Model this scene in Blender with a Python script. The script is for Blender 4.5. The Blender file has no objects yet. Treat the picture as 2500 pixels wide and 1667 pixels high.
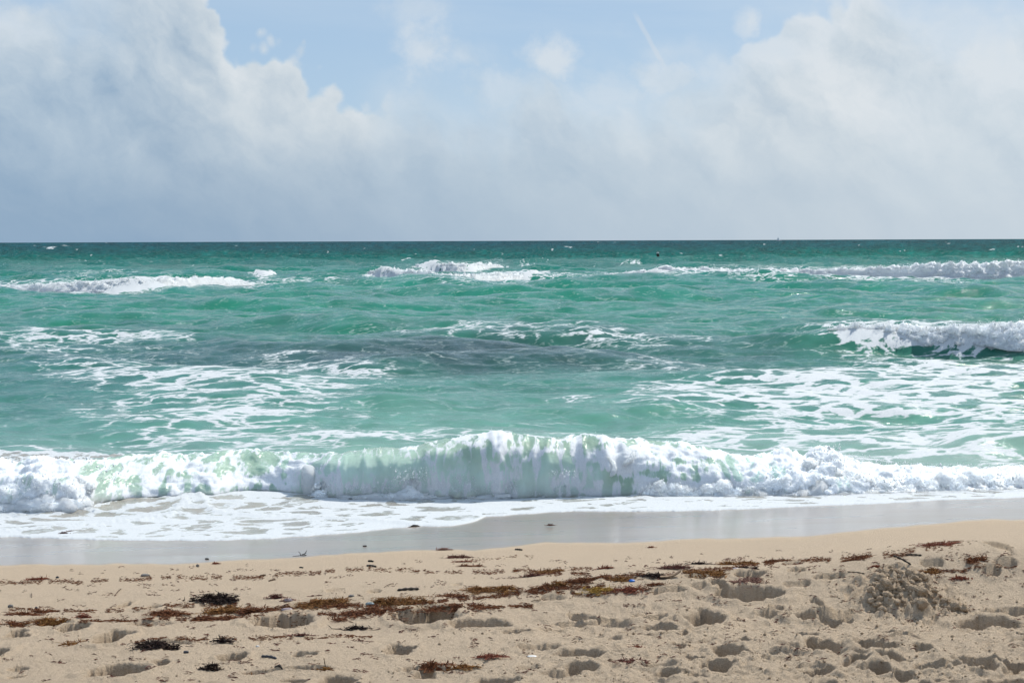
import bpy, math, random
import numpy as np
from mathutils import Matrix, Vector
R = math.radians
rng = np.random.default_rng(7); random.seed(7)
SC = bpy.context.scene

# ------------------------------------------------------------------ camera, sky, sun, exposure
CAM_H, FPX, HOR = 3.0, 3472.0, 588.0
ROLL = 0.0036
cd = bpy.data.cameras.new('camera'); cam = bpy.data.objects.new('camera', cd)
SC.collection.objects.link(cam); SC.camera = cam
cd.lens = 50; cd.sensor_width = 36; cd.clip_end = 90000; cd.clip_start = .1
PITCH = math.atan((833.5 - HOR) / FPX)
cam.matrix_world = (Matrix.Translation((0, 0, CAM_H)) @ Matrix.Rotation(R(90) - PITCH, 4, 'X') @ Matrix.Rotation(-ROLL, 4, 'Z'))

SUN_EL, SUN_AZ = R(47), R(38)          # azimuth measured from +Y towards +X
sl = bpy.data.lights.new('sun', 'SUN'); sun = bpy.data.objects.new('sun', sl); SC.collection.objects.link(sun)
sl.energy = 4.1; sl.angle = R(0.6); sl.color = (1, .955, .88)
sd = Vector((math.sin(SUN_AZ) * math.cos(SUN_EL), math.cos(SUN_AZ) * math.cos(SUN_EL), math.sin(SUN_EL)))
sun.rotation_euler = sd.to_track_quat('Z', 'Y').to_euler()
SC.view_settings.view_transform = 'Standard'; SC.view_settings.look = 'None'
SC.view_settings.exposure = 0; SC.view_settings.gamma = 1
SC.cycles.max_bounces = 6; SC.cycles.diffuse_bounces = 3; SC.cycles.glossy_bounces = 3
SC.cycles.transmission_bounces = 4; SC.cycles.transparent_max_bounces = 6
SC.cycles.caustics_reflective = False; SC.cycles.sample_clamp_indirect = 4


class NT:
    """small helper to write node graphs as expressions"""
    def __init__(s, tree): s.t = tree
    def n(s, typ, **kw):
        nd = s.t.nodes.new(typ)
        for k, v in kw.items(): setattr(nd, k, v)
        return nd
    def put(s, sock, v):
        if isinstance(v, bpy.types.NodeSocket): s.t.links.new(v, sock)
        elif isinstance(v, tuple) and len(v) == 3 and sock.type == 'RGBA': sock.default_value = (*v, 1)
        else: sock.default_value = v
    def m(s, op, a, b=0.0, c=0.0, clamp=False):
        nd = s.n('ShaderNodeMath', operation=op, use_clamp=clamp)
        s.put(nd.inputs[0], a); s.put(nd.inputs[1], b)
        if len(nd.inputs) > 2: s.put(nd.inputs[2], c)
        return nd.outputs[0]
    def sstep(s, x, lo, hi, a=0.0, b=1.0):
        nd = s.n('ShaderNodeMapRange', interpolation_type='SMOOTHSTEP')
        s.put(nd.inputs[0], x); s.put(nd.inputs[1], lo); s.put(nd.inputs[2], hi); s.put(nd.inputs[3], a); s.put(nd.inputs[4], b)
        return nd.outputs[0]
    def lin(s, x, lo, hi, a=0.0, b=1.0):
        nd = s.n('ShaderNodeMapRange')
        s.put(nd.inputs[0], x); s.put(nd.inputs[1], lo); s.put(nd.inputs[2], hi); s.put(nd.inputs[3], a); s.put(nd.inputs[4], b)
        return nd.outputs[0]
    def mix(s, f, a, b, blend='MIX'):
        nd = s.n('ShaderNodeMix', data_type='RGBA', blend_type=blend)
        s.put(nd.inputs[0], f); s.put(nd.inputs[6], a); s.put(nd.inputs[7], b)
        return nd.outputs[2]
    def xyz(s, x, y, z=0.0):
        nd = s.n('ShaderNodeCombineXYZ'); s.put(nd.inputs[0], x); s.put(nd.inputs[1], y); s.put(nd.inputs[2], z)
        return nd.outputs[0]
    def noise(s, vec, scale, detail=4.0, rough=.5, dist=0.0, out=0):
        nd = s.n('ShaderNodeTexNoise'); s.put(nd.inputs['Vector'], vec)
        nd.inputs['Scale'].default_value = scale; nd.inputs['Detail'].default_value = detail
        nd.inputs['Roughness'].default_value = rough; nd.inputs['Distortion'].default_value = dist
        return nd.outputs[out]
    def vm(s, op, a, b=(0, 0, 0)):
        nd = s.n('ShaderNodeVectorMath', operation=op); s.put(nd.inputs[0], a)
        if op == 'SCALE': s.put(nd.inputs[3], b)
        else: s.put(nd.inputs[1], b)
        return nd.outputs[0]
    def attr(s, name, out='Fac'):
        nd = s.n('ShaderNodeAttribute', attribute_name=name); return nd.outputs[out]
    def bump(s, h, strength, dist, normal=None):
        nd = s.n('ShaderNodeBump'); s.put(nd.inputs['Height'], h)
        nd.inputs['Strength'].default_value = strength; nd.inputs['Distance'].default_value = dist
        if normal: s.put(nd.inputs['Normal'], normal)
        return nd.outputs[0]
    def curve(s, x, pts):
        nd = s.n('ShaderNodeFloatCurve'); cv = nd.mapping.curves[0]
        for i, p in enumerate(pts):
            if i < 2: cv.points[i].location = p
            else: cv.points.new(*p)
        nd.mapping.update(); s.put(nd.inputs['Value'], x)
        return nd.outputs[0]


def build_world():
    w = bpy.data.worlds.new('World'); SC.world = w; w.use_nodes = True
    w.cycles.sampling_method = 'MANUAL'; w.cycles.sample_map_resolution = 512
    t = w.node_tree; t.nodes.clear(); g = NT(t)
    STR = 0.1
    sky = g.n('ShaderNodeTexSky', sky_type='NISHITA', sun_disc=False)
    sky.sun_elevation = SUN_EL; sky.sun_rotation = SUN_AZ; sky.air_density = 1.0; sky.dust_density = 1.2; sky.ozone_density = 1.2
    gen = g.n('ShaderNodeTexCoord').outputs['Generated']
    sep = g.n('ShaderNodeSeparateXYZ'); g.put(sep.inputs[0], gen)
    X, Y, Z = sep.outputs
    az = g.m('ARCTAN2', X, Y)                                # radians, right positive
    hyp = g.m('SQRT', g.m('ADD', g.m('MULTIPLY', X, X), g.m('MULTIPLY', Y, Y)))
    el = g.m('ARCTAN2', Z, hyp)
    P = g.xyz(az, el, 0.0)
    # domain warp (cauliflower edges)
    wn = g.noise(P, 9.0, 7.0, .58, 0.0, 1)
    wv = g.vm('SCALE', g.vm('SUBTRACT', wn, (.5, .5, .5)), .044)
    wn2 = g.noise(P, 60.0, 3.0, .5, 0.0, 1)
    wv = g.vm('ADD', wv, g.vm('SCALE', g.vm('SUBTRACT', wn2, (.5, .5, .5)), .010))
    PW = g.vm('ADD', P, wv)
    s2 = g.n('ShaderNodeSeparateXYZ'); g.put(s2.inputs[0], PW)
    AZ, EL = s2.outputs[0], s2.outputs[1]
    # soft diagonal bands: coordinates turned so that cloud streaks run from upper left to lower right
    def bands(px, py, sc, det=5.0, ro=.55, off=0.0):
        c, s_ = math.cos(R(-38)), math.sin(R(-38))
        a = g.m('ADD', g.m('MULTIPLY', px, c), g.m('MULTIPLY', py, s_))
        b = g.m('SUBTRACT', g.m('MULTIPLY', py, c), g.m('MULTIPLY', px, s_))
        return g.noise(g.xyz(g.m('ADD', a, off), g.m('MULTIPLY', b, 1.45), 3.1), sc, det, ro)
    # upper edge of the cumulus bank, elevation as a function of azimuth
    u01 = g.lin(AZ, -.42, .42)
    def U(px): return (math.atan((px - 1250) / FPX) + .42) / .84
    def V(py): return (588 - py) / FPX / .22
    edge = [(-200, 10), (0, 50), (90, 50), (200, 10), (330, -40), (470, -30), (560, 90), (630, 130), (700, 108), (760, 160), (840, 215), (900, 260),
            (960, 250), (1050, 165), (1130, 190), (1230, 235), (1330, 165), (1430, 190), (1540, 205), (1660, 180),
            (1760, 150), (1850, 80), (1950, 20), (2080, 0), (2250, 0), (2350, 40), (2450, 80), (2600, 60), (2750, 60)]
    def shell(EL_):
        e = g.curve(u01, [(max(0, min(1, U(a))), max(0, min(1, V(b)))) for a, b in edge])
        e = g.m('MULTIPLY', e, .22)
        return g.m('SUBTRACT', e, EL_)                        # >0 below the edge, in radians
    dist = shell(EL)
    vo = g.n('ShaderNodeTexVoronoi', feature='SMOOTH_F1'); g.put(vo.inputs['Vector'], g.vm('ADD', P, g.vm('SCALE', wv, .5))); vo.inputs['Scale'].default_value = 42.0; vo.inputs['Smoothness'].default_value = .25
    vo2 = g.n('ShaderNodeTexVoronoi', feature='SMOOTH_F1'); g.put(vo2.inputs['Vector'], g.vm('ADD', P, g.vm('SCALE', wv, .3))); vo2.inputs['Scale'].default_value = 110.0; vo2.inputs['Smoothness'].default_value = .25
    puff = g.m('ADD', g.m('MULTIPLY', g.m('SUBTRACT', .42, vo.outputs['Distance']), .030), g.m('MULTIPLY', g.m('SUBTRACT', .42, vo2.outputs['Distance']), .011))
    dist = g.m('ADD', dist, puff)
    inside = g.sstep(dist, -.001, .009)
    softn = g.sstep(g.m('ADD', dist, g.m('MULTIPLY', g.m('SUBTRACT', bands(AZ, EL, 11.0), .5), .13)), -.045, .055)
    # where the edge is crisp (left of centre bank) and where soft
    crisp = g.m('MULTIPLY', g.sstep(az, -.30, -.21), g.sstep(az, -.07, -.115))
    crisp = g.m('MAXIMUM', crisp, g.m('MULTIPLY', .7, g.m('MULTIPLY', g.sstep(az, .12, .18), g.sstep(az, .27, .24))))
    cov = g.m('ADD', g.m('MULTIPLY', inside, crisp), g.m('MULTIPLY', softn, g.m('SUBTRACT', 1.0, crisp)))
    bn_ = g.m('MULTIPLY', g.m('SUBTRACT', g.noise(P, 26.0, 6.0, .62), .5), 2.6)
    def blob(cx, cy, rx, ry, lo=1.0, hi=.35):
        ex = g.m('DIVIDE', g.m('SUBTRACT', AZ, math.atan((cx - 1250) / FPX)), rx / FPX); ey = g.m('DIVIDE', g.m('SUBTRACT', EL, (588 - cy) / FPX), ry / FPX)
        return g.sstep(g.m('ADD', bn_, g.m('SQRT', g.m('ADD', g.m('MULTIPLY', ex, ex), g.m('MULTIPLY', ey, ey)))), lo, hi)
    hz_ = g.m('MULTIPLY', g.sstep(az, -.10, -.04), g.sstep(az, .17, .08)); thin = g.m('MULTIPLY', hz_, g.sstep(el, .05, .12))
    cov = g.m('MULTIPLY', cov, g.m('SUBTRACT', 1.0, g.m('MULTIPLY', thin, g.sstep(bands(AZ, EL, 10.0, 5.0, .6, 9.0), .60, .42, .15, .85))))
    for b_ in [(1040, 130, 75, 110, .75), (1360, 160, 90, 60, .85), (1010, 40, 90, 50, .45), (1815, 75, 40, 40, .8), (1640, 215, 110, 50, .7), (1250, 235, 160, 50, .55), (1480, 250, 120, 50, .5)]:
        cov = g.m('MAXIMUM', cov, g.m('MULTIPLY', blob(*b_[:4], 1.25, .2), b_[4]))
    for b_ in [(110, 40, 80, 42, .85), (20, 15, 120, 40, .8), (2330, 110, 90, 90, .35), (1700, 60, 130, 60, .7)]:
        cov = g.m('MULTIPLY', cov, g.m('SUBTRACT', 1.0, g.m('MULTIPLY', blob(*b_[:4], 1.2, .3), b_[4])))
    # high thin veil everywhere; unseen broken clouds above the frame, thickened for ambient light
    veil = g.noise(g.xyz(g.m('MULTIPLY', az, .5), g.m('MULTIPLY', el, 5.0), 7.0), 4.0, 6.0, .55, .4)
    veil = g.sstep(veil, .38, .72, 0.10, .62)
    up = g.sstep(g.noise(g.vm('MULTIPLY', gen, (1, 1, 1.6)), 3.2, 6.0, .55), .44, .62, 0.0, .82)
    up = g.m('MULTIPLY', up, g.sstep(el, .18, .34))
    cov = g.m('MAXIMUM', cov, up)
    # brightness inside the bank
    n1 = bands(AZ, EL, 8.0, 8.0, .60); n2 = bands(g.m('ADD', AZ, .010), g.m('ADD', EL, .013), 8.0, 8.0, .60)
    relief = g.m('MULTIPLY', g.m('SUBTRACT', n1, n2), 1.5)
    n3 = bands(AZ, EL, 5.0, 5.0, .5, 4.0)
    big = g.m('MULTIPLY', g.m('SUBTRACT', n3, .5), .65)
    rim = g.sstep(dist, .040, .0, 0.0, .24)
    azb = g.m('MAXIMUM', g.sstep(az, -.42, .36), g.sstep(g.m('ABSOLUTE', az), .55, 1.3, 0.0, .85))                              # brighter towards the sun; unseen sides and back raised for ambient light
    elb = g.sstep(el, -.01, .13)
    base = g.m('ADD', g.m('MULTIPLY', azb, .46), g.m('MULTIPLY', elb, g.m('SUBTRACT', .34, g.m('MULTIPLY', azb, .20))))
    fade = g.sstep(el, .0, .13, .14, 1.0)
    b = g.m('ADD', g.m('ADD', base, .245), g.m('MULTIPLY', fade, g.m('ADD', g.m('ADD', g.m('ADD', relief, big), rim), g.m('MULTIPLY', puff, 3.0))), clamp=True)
    ramp = g.n('ShaderNodeValToRGB'); g.put(ramp.inputs[0], b)
    el_ = ramp.color_ramp.elements
    el_[0].position = 0.0; el_[0].color = (.15, .285, .45, 1)
    el_[1].position = 1.0; el_[1].color = (.73, .775, .81, 1)
    for p, c in ((.28, (.265, .385, .53)), (.55, (.45, .55, .65)), (.80, (.62, .69, .745))):
        e = el_.new(p); e.color = (*c, 1)
    cloud = g.vm('SCALE', ramp.outputs[0], 1 / STR)
    blue = g.mix(g.sstep(el, -.02, .5), (.42, .61, .82), (.14, .30, .60))      # hazy clear air low down
    blue = g.vm('SCALE', blue, 1 / STR)
    clear = g.mix(.72, sky.outputs[0], blue)
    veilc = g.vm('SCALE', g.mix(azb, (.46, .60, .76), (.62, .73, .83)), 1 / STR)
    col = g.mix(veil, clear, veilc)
    # the thin wind-torn streak of vapour right of centre
    tw = g.m('ADD', az, g.m('MULTIPLY', g.m('SUBTRACT', AZ, az), .25)); tx = g.m('SUBTRACT', tw, g.m('MULTIPLY', g.m('SUBTRACT', .158, el), .58))
    tr = g.m('MULTIPLY', g.sstep(g.m('ABSOLUTE', g.m('SUBTRACT', tx, .083)), .0026, .0006), g.m('MULTIPLY', g.sstep(EL, .112, .122), g.sstep(EL, .160, .150)))
    col = g.mix(g.m('MULTIPLY', tr, .42), col, (6.4, 7.0, 7.7))
    col = g.mix(g.m('MULTIPLY', cov, g.m('ADD', .84, g.m('MULTIPLY', crisp, .12))), col, cloud)
    # below the horizon
    col = g.mix(g.sstep(el, .0, -.03), col, (1.2, 2.2, 2.3))
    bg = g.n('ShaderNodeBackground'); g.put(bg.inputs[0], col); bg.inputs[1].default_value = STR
    out = g.n('ShaderNodeOutputWorld'); t.links.new(bg.outputs[0], out.inputs[0])
build_world()

# ------------------------------------------------------------------ numeric helpers
def hash2(ix, iy, seed):
    h = (ix.astype(np.int64) * 374761393 + iy.astype(np.int64) * 668265263 + seed * 1442695041) & 0xffffffff
    h = ((h ^ (h >> 13)) * 1274126177) & 0xffffffff
    return (h ^ (h >> 16)) & 0xffffffff
_ANG = np.arange(256) * (2 * math.pi / 256); _GX, _GY = np.cos(_ANG), np.sin(_ANG)
def gn(x, y, seed=0):
    """2D gradient noise, about -1..1"""
    x = np.asarray(x, float); y = np.asarray(y, float)
    ix = np.floor(x); iy = np.floor(y); fx = x - ix; fy = y - iy
    ix = ix.astype(np.int64); iy = iy.astype(np.int64)
    u = fx * fx * fx * (fx * (fx * 6 - 15) + 10); v = fy * fy * fy * (fy * (fy * 6 - 15) + 10)
    def d(ax, ay):
        h = hash2(ix + ax, iy + ay, seed) & 255
        return _GX[h] * (fx - ax) + _GY[h] * (fy - ay)
    return ((d(0, 0) * (1 - u) + d(1, 0) * u) * (1 - v) + (d(0, 1) * (1 - u) + d(1, 1) * u) * v) * 1.5
def fbm(x, y, o=4, seed=0, g=.5, lac=2.03):
    a, s, f = 1.0, 0.0, 1.0
    for i in range(o):
        s = s + a * gn(x * f + i * 17.3, y * f - i * 9.1, seed + i); a *= g; f *= lac
    return s
def billow(x, y, o=4, seed=0, g=.5, lac=2.03):
    a, s, f = 1.0, 0.0, 1.0
    for i in range(o):
        s = s + a * (np.abs(gn(x * f + i * 17.3, y * f - i * 9.1, seed + i)) * 2 - .55); a *= g; f *= lac
    return s
def ss(x, a, b):
    t = np.clip((x - a) / (b - a), 0, 1); return t * t * (3 - 2 * t)
def interp(x, tab, k):
    return np.interp(x, [r[0] for r in tab], [r[k] for r in tab])
def smooth_interp(px, tab, k, w=25):
    return (interp(px - w, tab, k) + interp(px + w, tab, k) + 2 * interp(px, tab, k)) / 4

def proj(x, y, z):
    """where a world point stands in the photograph (pixels of the 2500 px original)"""
    q = (CAM_H - z) / y; a = x / y
    return 1250 + FPX * (a), HOR + FPX * q - ROLL * FPX * a
def at_z(px, py, z=0.0):
    a = (px - 1250) / FPX; q = (py - HOR + ROLL * FPX * a) / FPX
    q = np.maximum(q, 1e-5); y = (CAM_H - z) / q
    return a * y, y

# ------------------------------------------------------------------ sand relief
def z_base(x, y):
    s = y - .2 * x
    z = .33 + (12.55 - s) * .105
    z = np.where(s < 12.55, .33 + (12.55 - s) * .108 - np.maximum(9.0 - s, 0) ** 2 * .006, .33 - (s - 12.55) * .095)
    z = np.where(s < 4.5, .33 + 8.05 * .108 - 4.5 ** 2 * .006, z)
    return np.maximum(z, -2.2)
def z_mid(x, y):
    z = z_base(x, y); px, py = proj(x, y, z)
    s = y - .03 * x - 9.1
    A = .05 + .06 * ss(px, 1150, 1500) + .10 * ss(px, 1750, 2150)
    A = A * (1 + .35 * gn(x * .8, y * .3, 5)) * ss(px, 250, 1000)
    z = z + A * np.where(s < 0, np.exp(-(s / .42) ** 2), np.exp(-(s / 1.3) ** 2)) - .6 * A * np.exp(-((s + 1.1) / .5) ** 2)
    return z + .022 * ss(py, 1395, 1520) * fbm(x * 1.3, y * 1.3, 2, 11)
def on_sand(px, py, fn=z_mid):
    z = .5
    for _ in range(22):
        x, y = at_z(px, py, z); z = .65 * z + .35 * float(fn(np.array(x), np.array(y)))
    return float(x), float(y)

def on_sand_arr(px, py, fn=z_mid, n=22):
    z = np.full(np.shape(px), .5)
    for _ in range(n):
        x, y = at_z(px, py, z); z = .65 * z + .35 * fn(x, y)
    return x, y
PITS = [(120,197,1537,1557,.05),(207,295,1557,1589,.085),(0,42,1554,1566,.04),(516,585,1612,1634,.06),(186,332,1644,1672,.06),(351,394,1628,1642,.04),
 (290,372,1532,1543,.02),(600,753,1514,1549,.075),(957,1114,1496,1538,.085),(1088,1245,1527,1549,.06),(925,1008,1592,1616,.05),(694,750,1483,1496,.03),
 (785,832,1447,1457,.015),(891,923,1449,1458,.015),(1098,1125,1433,1442,.012),(1596,1681,1446,1458,.035),(1734,1779,1426,1447,.05),(1689,1731,1434,1447,.02),
 (1798,1872,1406,1423,.05),(1750,1925,1446,1480,.09),(1678,1775,1505,1541,.09),(1561,1665,1541,1562,.055),(1667,1697,1552,1569,.03),(1643,1678,1588,1605,.045),
 (1739,1822,1597,1618,.05),(1667,1726,1619,1631,.035),(1348,1476,1604,1621,.045),(1378,1460,1635,1656,.05),(1713,1795,1632,1655,.05),(1612,1660,1655,1676,.05),
 (1798,1851,1573,1590,.04),(1675,1734,1414,1423,.03),(1316,1380,1467,1477,.025),(1989,2075,1412,1426,.04),(1920,1987,1432,1444,.03),(2122,2223,1395,1405,.025),
 (2258,2316,1375,1388,.035),(2409,2460,1398,1412,.035),(2423,2468,1353,1361,.02),(1941,2101,1511,1538,.075),(2346,2520,1524,1551,.07),(2146,2234,1553,1570,.045),
 (1973,2066,1581,1605,.06),(2064,2202,1579,1599,.055),(2149,2215,1603,1626,.045),(2088,2138,1616,1637,.05),(1965,2050,1642,1672,.07),(2138,2189,1634,1667,.06),
 (2245,2327,1641,1660,.055),(2245,2300,1594,1610,.025),(2378,2447,1629,1658,.045),(2465,2530,1634,1659,.045),(1915,1965,1383,1392,.02),(1930,1975,1398,1409,.03),
 (268,300,1482,1501,.045),(330,385,1489,1501,.03),(2440,2500,1376,1392,.03),(1000,1060,1660,1680,.03),(760,860,1668,1700,.05),(1150,1260,1672,1700,.05),
 (1480,1520,1570,1580,.02),(1880,1925,1490,1502,.03),(1990,2020,1470,1500,.03),(2480,2560,1560,1580,.04),(2000,2080,1690,1720,.05),(2260,2350,1690,1730,.06),
 (400,520,1690,1720,.06),(1500,1600,1690,1720,.06),(-90,-10,1600,1630,.06),(2560,2660,1600,1630,.06),(2600,2680,1480,1500,.05)]
PIT_W = []
for x0, x1, y0, y1, dp in PITS:
    xc = .5 * (x0 + x1)
    xa, yn = on_sand(xc, y1); _, yf = on_sand(xc, y0)
    hw = .5 * (x1 - x0) / FPX * (.5 * (yn + yf)); cy = .5 * (yn + yf)
    PIT_W.append(((xc - 1250) / FPX * cy, cy, hw, max(.5 * (yf - yn), .045), min(dp, .08) * 1.45))
HEAP = on_sand(2232, 1500)
_rp = np.random.default_rng(91)
for _ in range(120):                                       # trodden, half filled older prints
    xc = _rp.uniform(-60, 2640); py_ = _rp.uniform(1500, 1700)
    if xc < 1200 and _rp.random() < .62: continue
    if abs(xc - 2232) < 150 and py_ < 1540: continue
    cx_, cy_ = on_sand(xc, py_)
    PIT_W.append((cx_, cy_, _rp.uniform(.04, .15), _rp.uniform(.03, .07), _rp.uniform(.015, .05)))

def sand_z(x, y, detail=True):
    x = np.asarray(x, float); y = np.asarray(y, float)
    px, py = proj(x, y, z_base(x, y))
    z = z_mid(x, y)                                            # with the trampled bank falling towards the camera
    rough = ss(py, 1395, 1520)
    rr = rough * (.35 + .65 * ss(px, 900, 1700))
    z = z + .006 * (1 - rough) * fbm(x * .7, y * .7, 2, 12) * ss(py, 1300, 1350)
    if detail:
        lump = fbm(x * 5.5, y * 5.5, 4, 21, .55)
        z = z + rr * .024 * lump
        z = z + rr * .010 * np.maximum(billow(x * 14, y * 14, 3, 31), 0) * (ss(gn(x * 2.1, y * 2.1, 77), -.1, .4))
        z = z + rough * (.0022 + .0030 * rr) * fbm(x * 24, y * 24, 3, 41, .65) + rr * .007 * np.maximum(fbm(x * 17, y * 17, 2, 43), 0) * ss(px, 1000, 1700)
    for cx, cy, hw, hd, dp in PIT_W:
        sel = (np.abs(x - cx) < hw * 1.9 + .05) & (np.abs(y - cy) < hd * 2.2 + .15)
        if not sel.any(): continue
        xx, yy = x[sel] - cx, y[sel] - cy
        wob = .20 * fbm(x[sel] * 9, y[sel] * 9, 4, 51, .62) if detail else 0
        e = (np.abs(xx / hw) ** 2.4 + np.abs(yy / hd) ** 2.2) ** (1 / 2.3) + wob
        dep = ss(e, 1.03, .78)
        # the far wall is cut steeper than the near side
        tilt = 1 + .25 * np.clip(yy / hd, -1, 1)
        ringv = np.exp(-((e - 1.25) / .22) ** 2)
        z[sel] += -dp * dep * tilt + dp * .16 * ringv
    dh = np.hypot((x - HEAP[0]) / .36, (y - HEAP[1] - .14) / .36)
    z = z + .09 * ss(dh, 1.15, .1)
    if detail: z = z + .030 * ss(dh, 1.2, .8) * np.maximum(billow(x * 9, y * 9, 4, 55, .6), -.3)
    return z

def mesh_obj(name, verts, faces, mat, smooth=True, parent=None):
    me = bpy.data.meshes.new(name)
    verts = np.ascontiguousarray(verts, dtype=np.float32); faces = np.ascontiguousarray(faces, dtype=np.int32)
    me.vertices.add(len(verts)); me.vertices.foreach_set('co', verts.ravel())
    nf, k = faces.shape
    me.loops.add(nf * k); me.loops.foreach_set('vertex_index', faces.ravel())
    me.polygons.add(nf); me.polygons.foreach_set('loop_start', np.arange(0, nf * k, k, dtype=np.int32))
    me.polygons.foreach_set('loop_total', np.full(nf, k, dtype=np.int32))
    me.polygons.foreach_set('use_smooth', np.full(nf, smooth, dtype=bool))
    me.update(calc_edges=True)
    for m_ in (mat if isinstance(mat, list) else [mat]): me.materials.append(m_)
    ob = bpy.data.objects.new(name, me); SC.collection.objects.link(ob)
    if parent: ob.parent = parent
    return ob
def grid_faces(nr, nc, flip=False):
    i = np.arange(nr - 1)[:, None] * nc + np.arange(nc - 1)[None]
    f = np.stack([i, i + 1, i + nc + 1, i + nc], -1).reshape(-1, 4)
    return f[:, ::-1] if flip else f
def set_attr(ob, name, arr, typ='FLOAT'):
    a = ob.data.attributes.new(name, typ, 'POINT')
    arr = np.ascontiguousarray(arr, dtype=np.float32)
    a.data.foreach_set('value' if typ == 'FLOAT' else ('vector' if typ == 'FLOAT_VECTOR' else 'color'), arr.ravel())
def tag(o, label=None, cat=None, group=None, kind=None):
    if label: o['label'] = label
    if cat: o['category'] = cat
    if group: o['group'] = group
    if kind: o['kind'] = kind
    return o
def new_mat(name):
    m = bpy.data.materials.new(name); m.use_nodes = True; m.node_tree.nodes.clear()
    return m, NT(m.node_tree)
def out(g, sh, disp=None):
    o = g.n('ShaderNodeOutputMaterial'); g.t.links.new(sh, o.inputs[0])

# ------------------------------------------------------------------ materials
def mat_sand():
    m, g = new_mat('sand')
    wet = g.attr('wet'); geo = g.n('ShaderNodeNewGeometry').outputs['Position']
    n = g.noise(geo, 260.0, 3.0, .7); n2 = g.noise(geo, 1.7, 5.0, .6); n3 = g.noise(geo, 24.0, 4.0, .65)
    dry = g.mix(g.sstep(n, .3, .7), (.57, .43, .29), (.83, .66, .47))
    dry = g.mix(g.m('MULTIPLY', g.sstep(n2, .35, .7), .35), dry, (.66, .515, .365))
    dark = g.noise(geo, 420.0, 2.0, .6)
    dry = g.mix(g.m('MULTIPLY', g.sstep(dark, .63, .70), .55), dry, (.16, .115, .08))
    dry = g.mix(g.m('MULTIPLY', g.sstep(dark, .36, .31), .5), dry, (.80, .72, .60))
    damp = g.mix(g.m('MULTIPLY', n3, .4), (.315, .250, .185), (.37, .30, .23))
    col = g.mix(g.sstep(wet, .0, .9), dry, damp)
    p = g.n('ShaderNodeBsdfPrincipled')
    g.put(p.inputs['Base Color'], col)
    # film of water: glossier where wet, uneven where it drains
    wn = g.noise(g.vm('MULTIPLY', geo, (.6, 2.2, 1)), 1.1, 4.0, .55)
    film = g.m('MULTIPLY', g.sstep(wet, .35, .95), g.lin(wn, .3, .7, .8, 1.0))
    g.put(p.inputs['Roughness'], g.lin(film, 0.0, 1.0, .9, .24))
    g.put(p.inputs['Specular IOR Level'], g.lin(film, 0.0, 1.0, .25, .62))
    g.put(p.inputs['Coat Weight'], g.m('MULTIPLY', film, .75)); p.inputs['Coat Roughness'].default_value = .15; p.inputs['Coat IOR'].default_value = 1.33
    fine = g.noise(geo, 55.0, 6.0, .8)
    h = g.m('MULTIPLY', fine, g.lin(wet, 0.0, .8, 1.0, .06))
    g.put(p.inputs['Normal'], g.bump(h, 1.0, .032))
    g.put(p.inputs['Coat Normal'], g.bump(g.noise(g.vm('MULTIPLY', geo, (1, 3, 1)), 3.0, 3.0, .5), .15, .004))
    out(g, p.outputs[0]); return m

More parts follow.
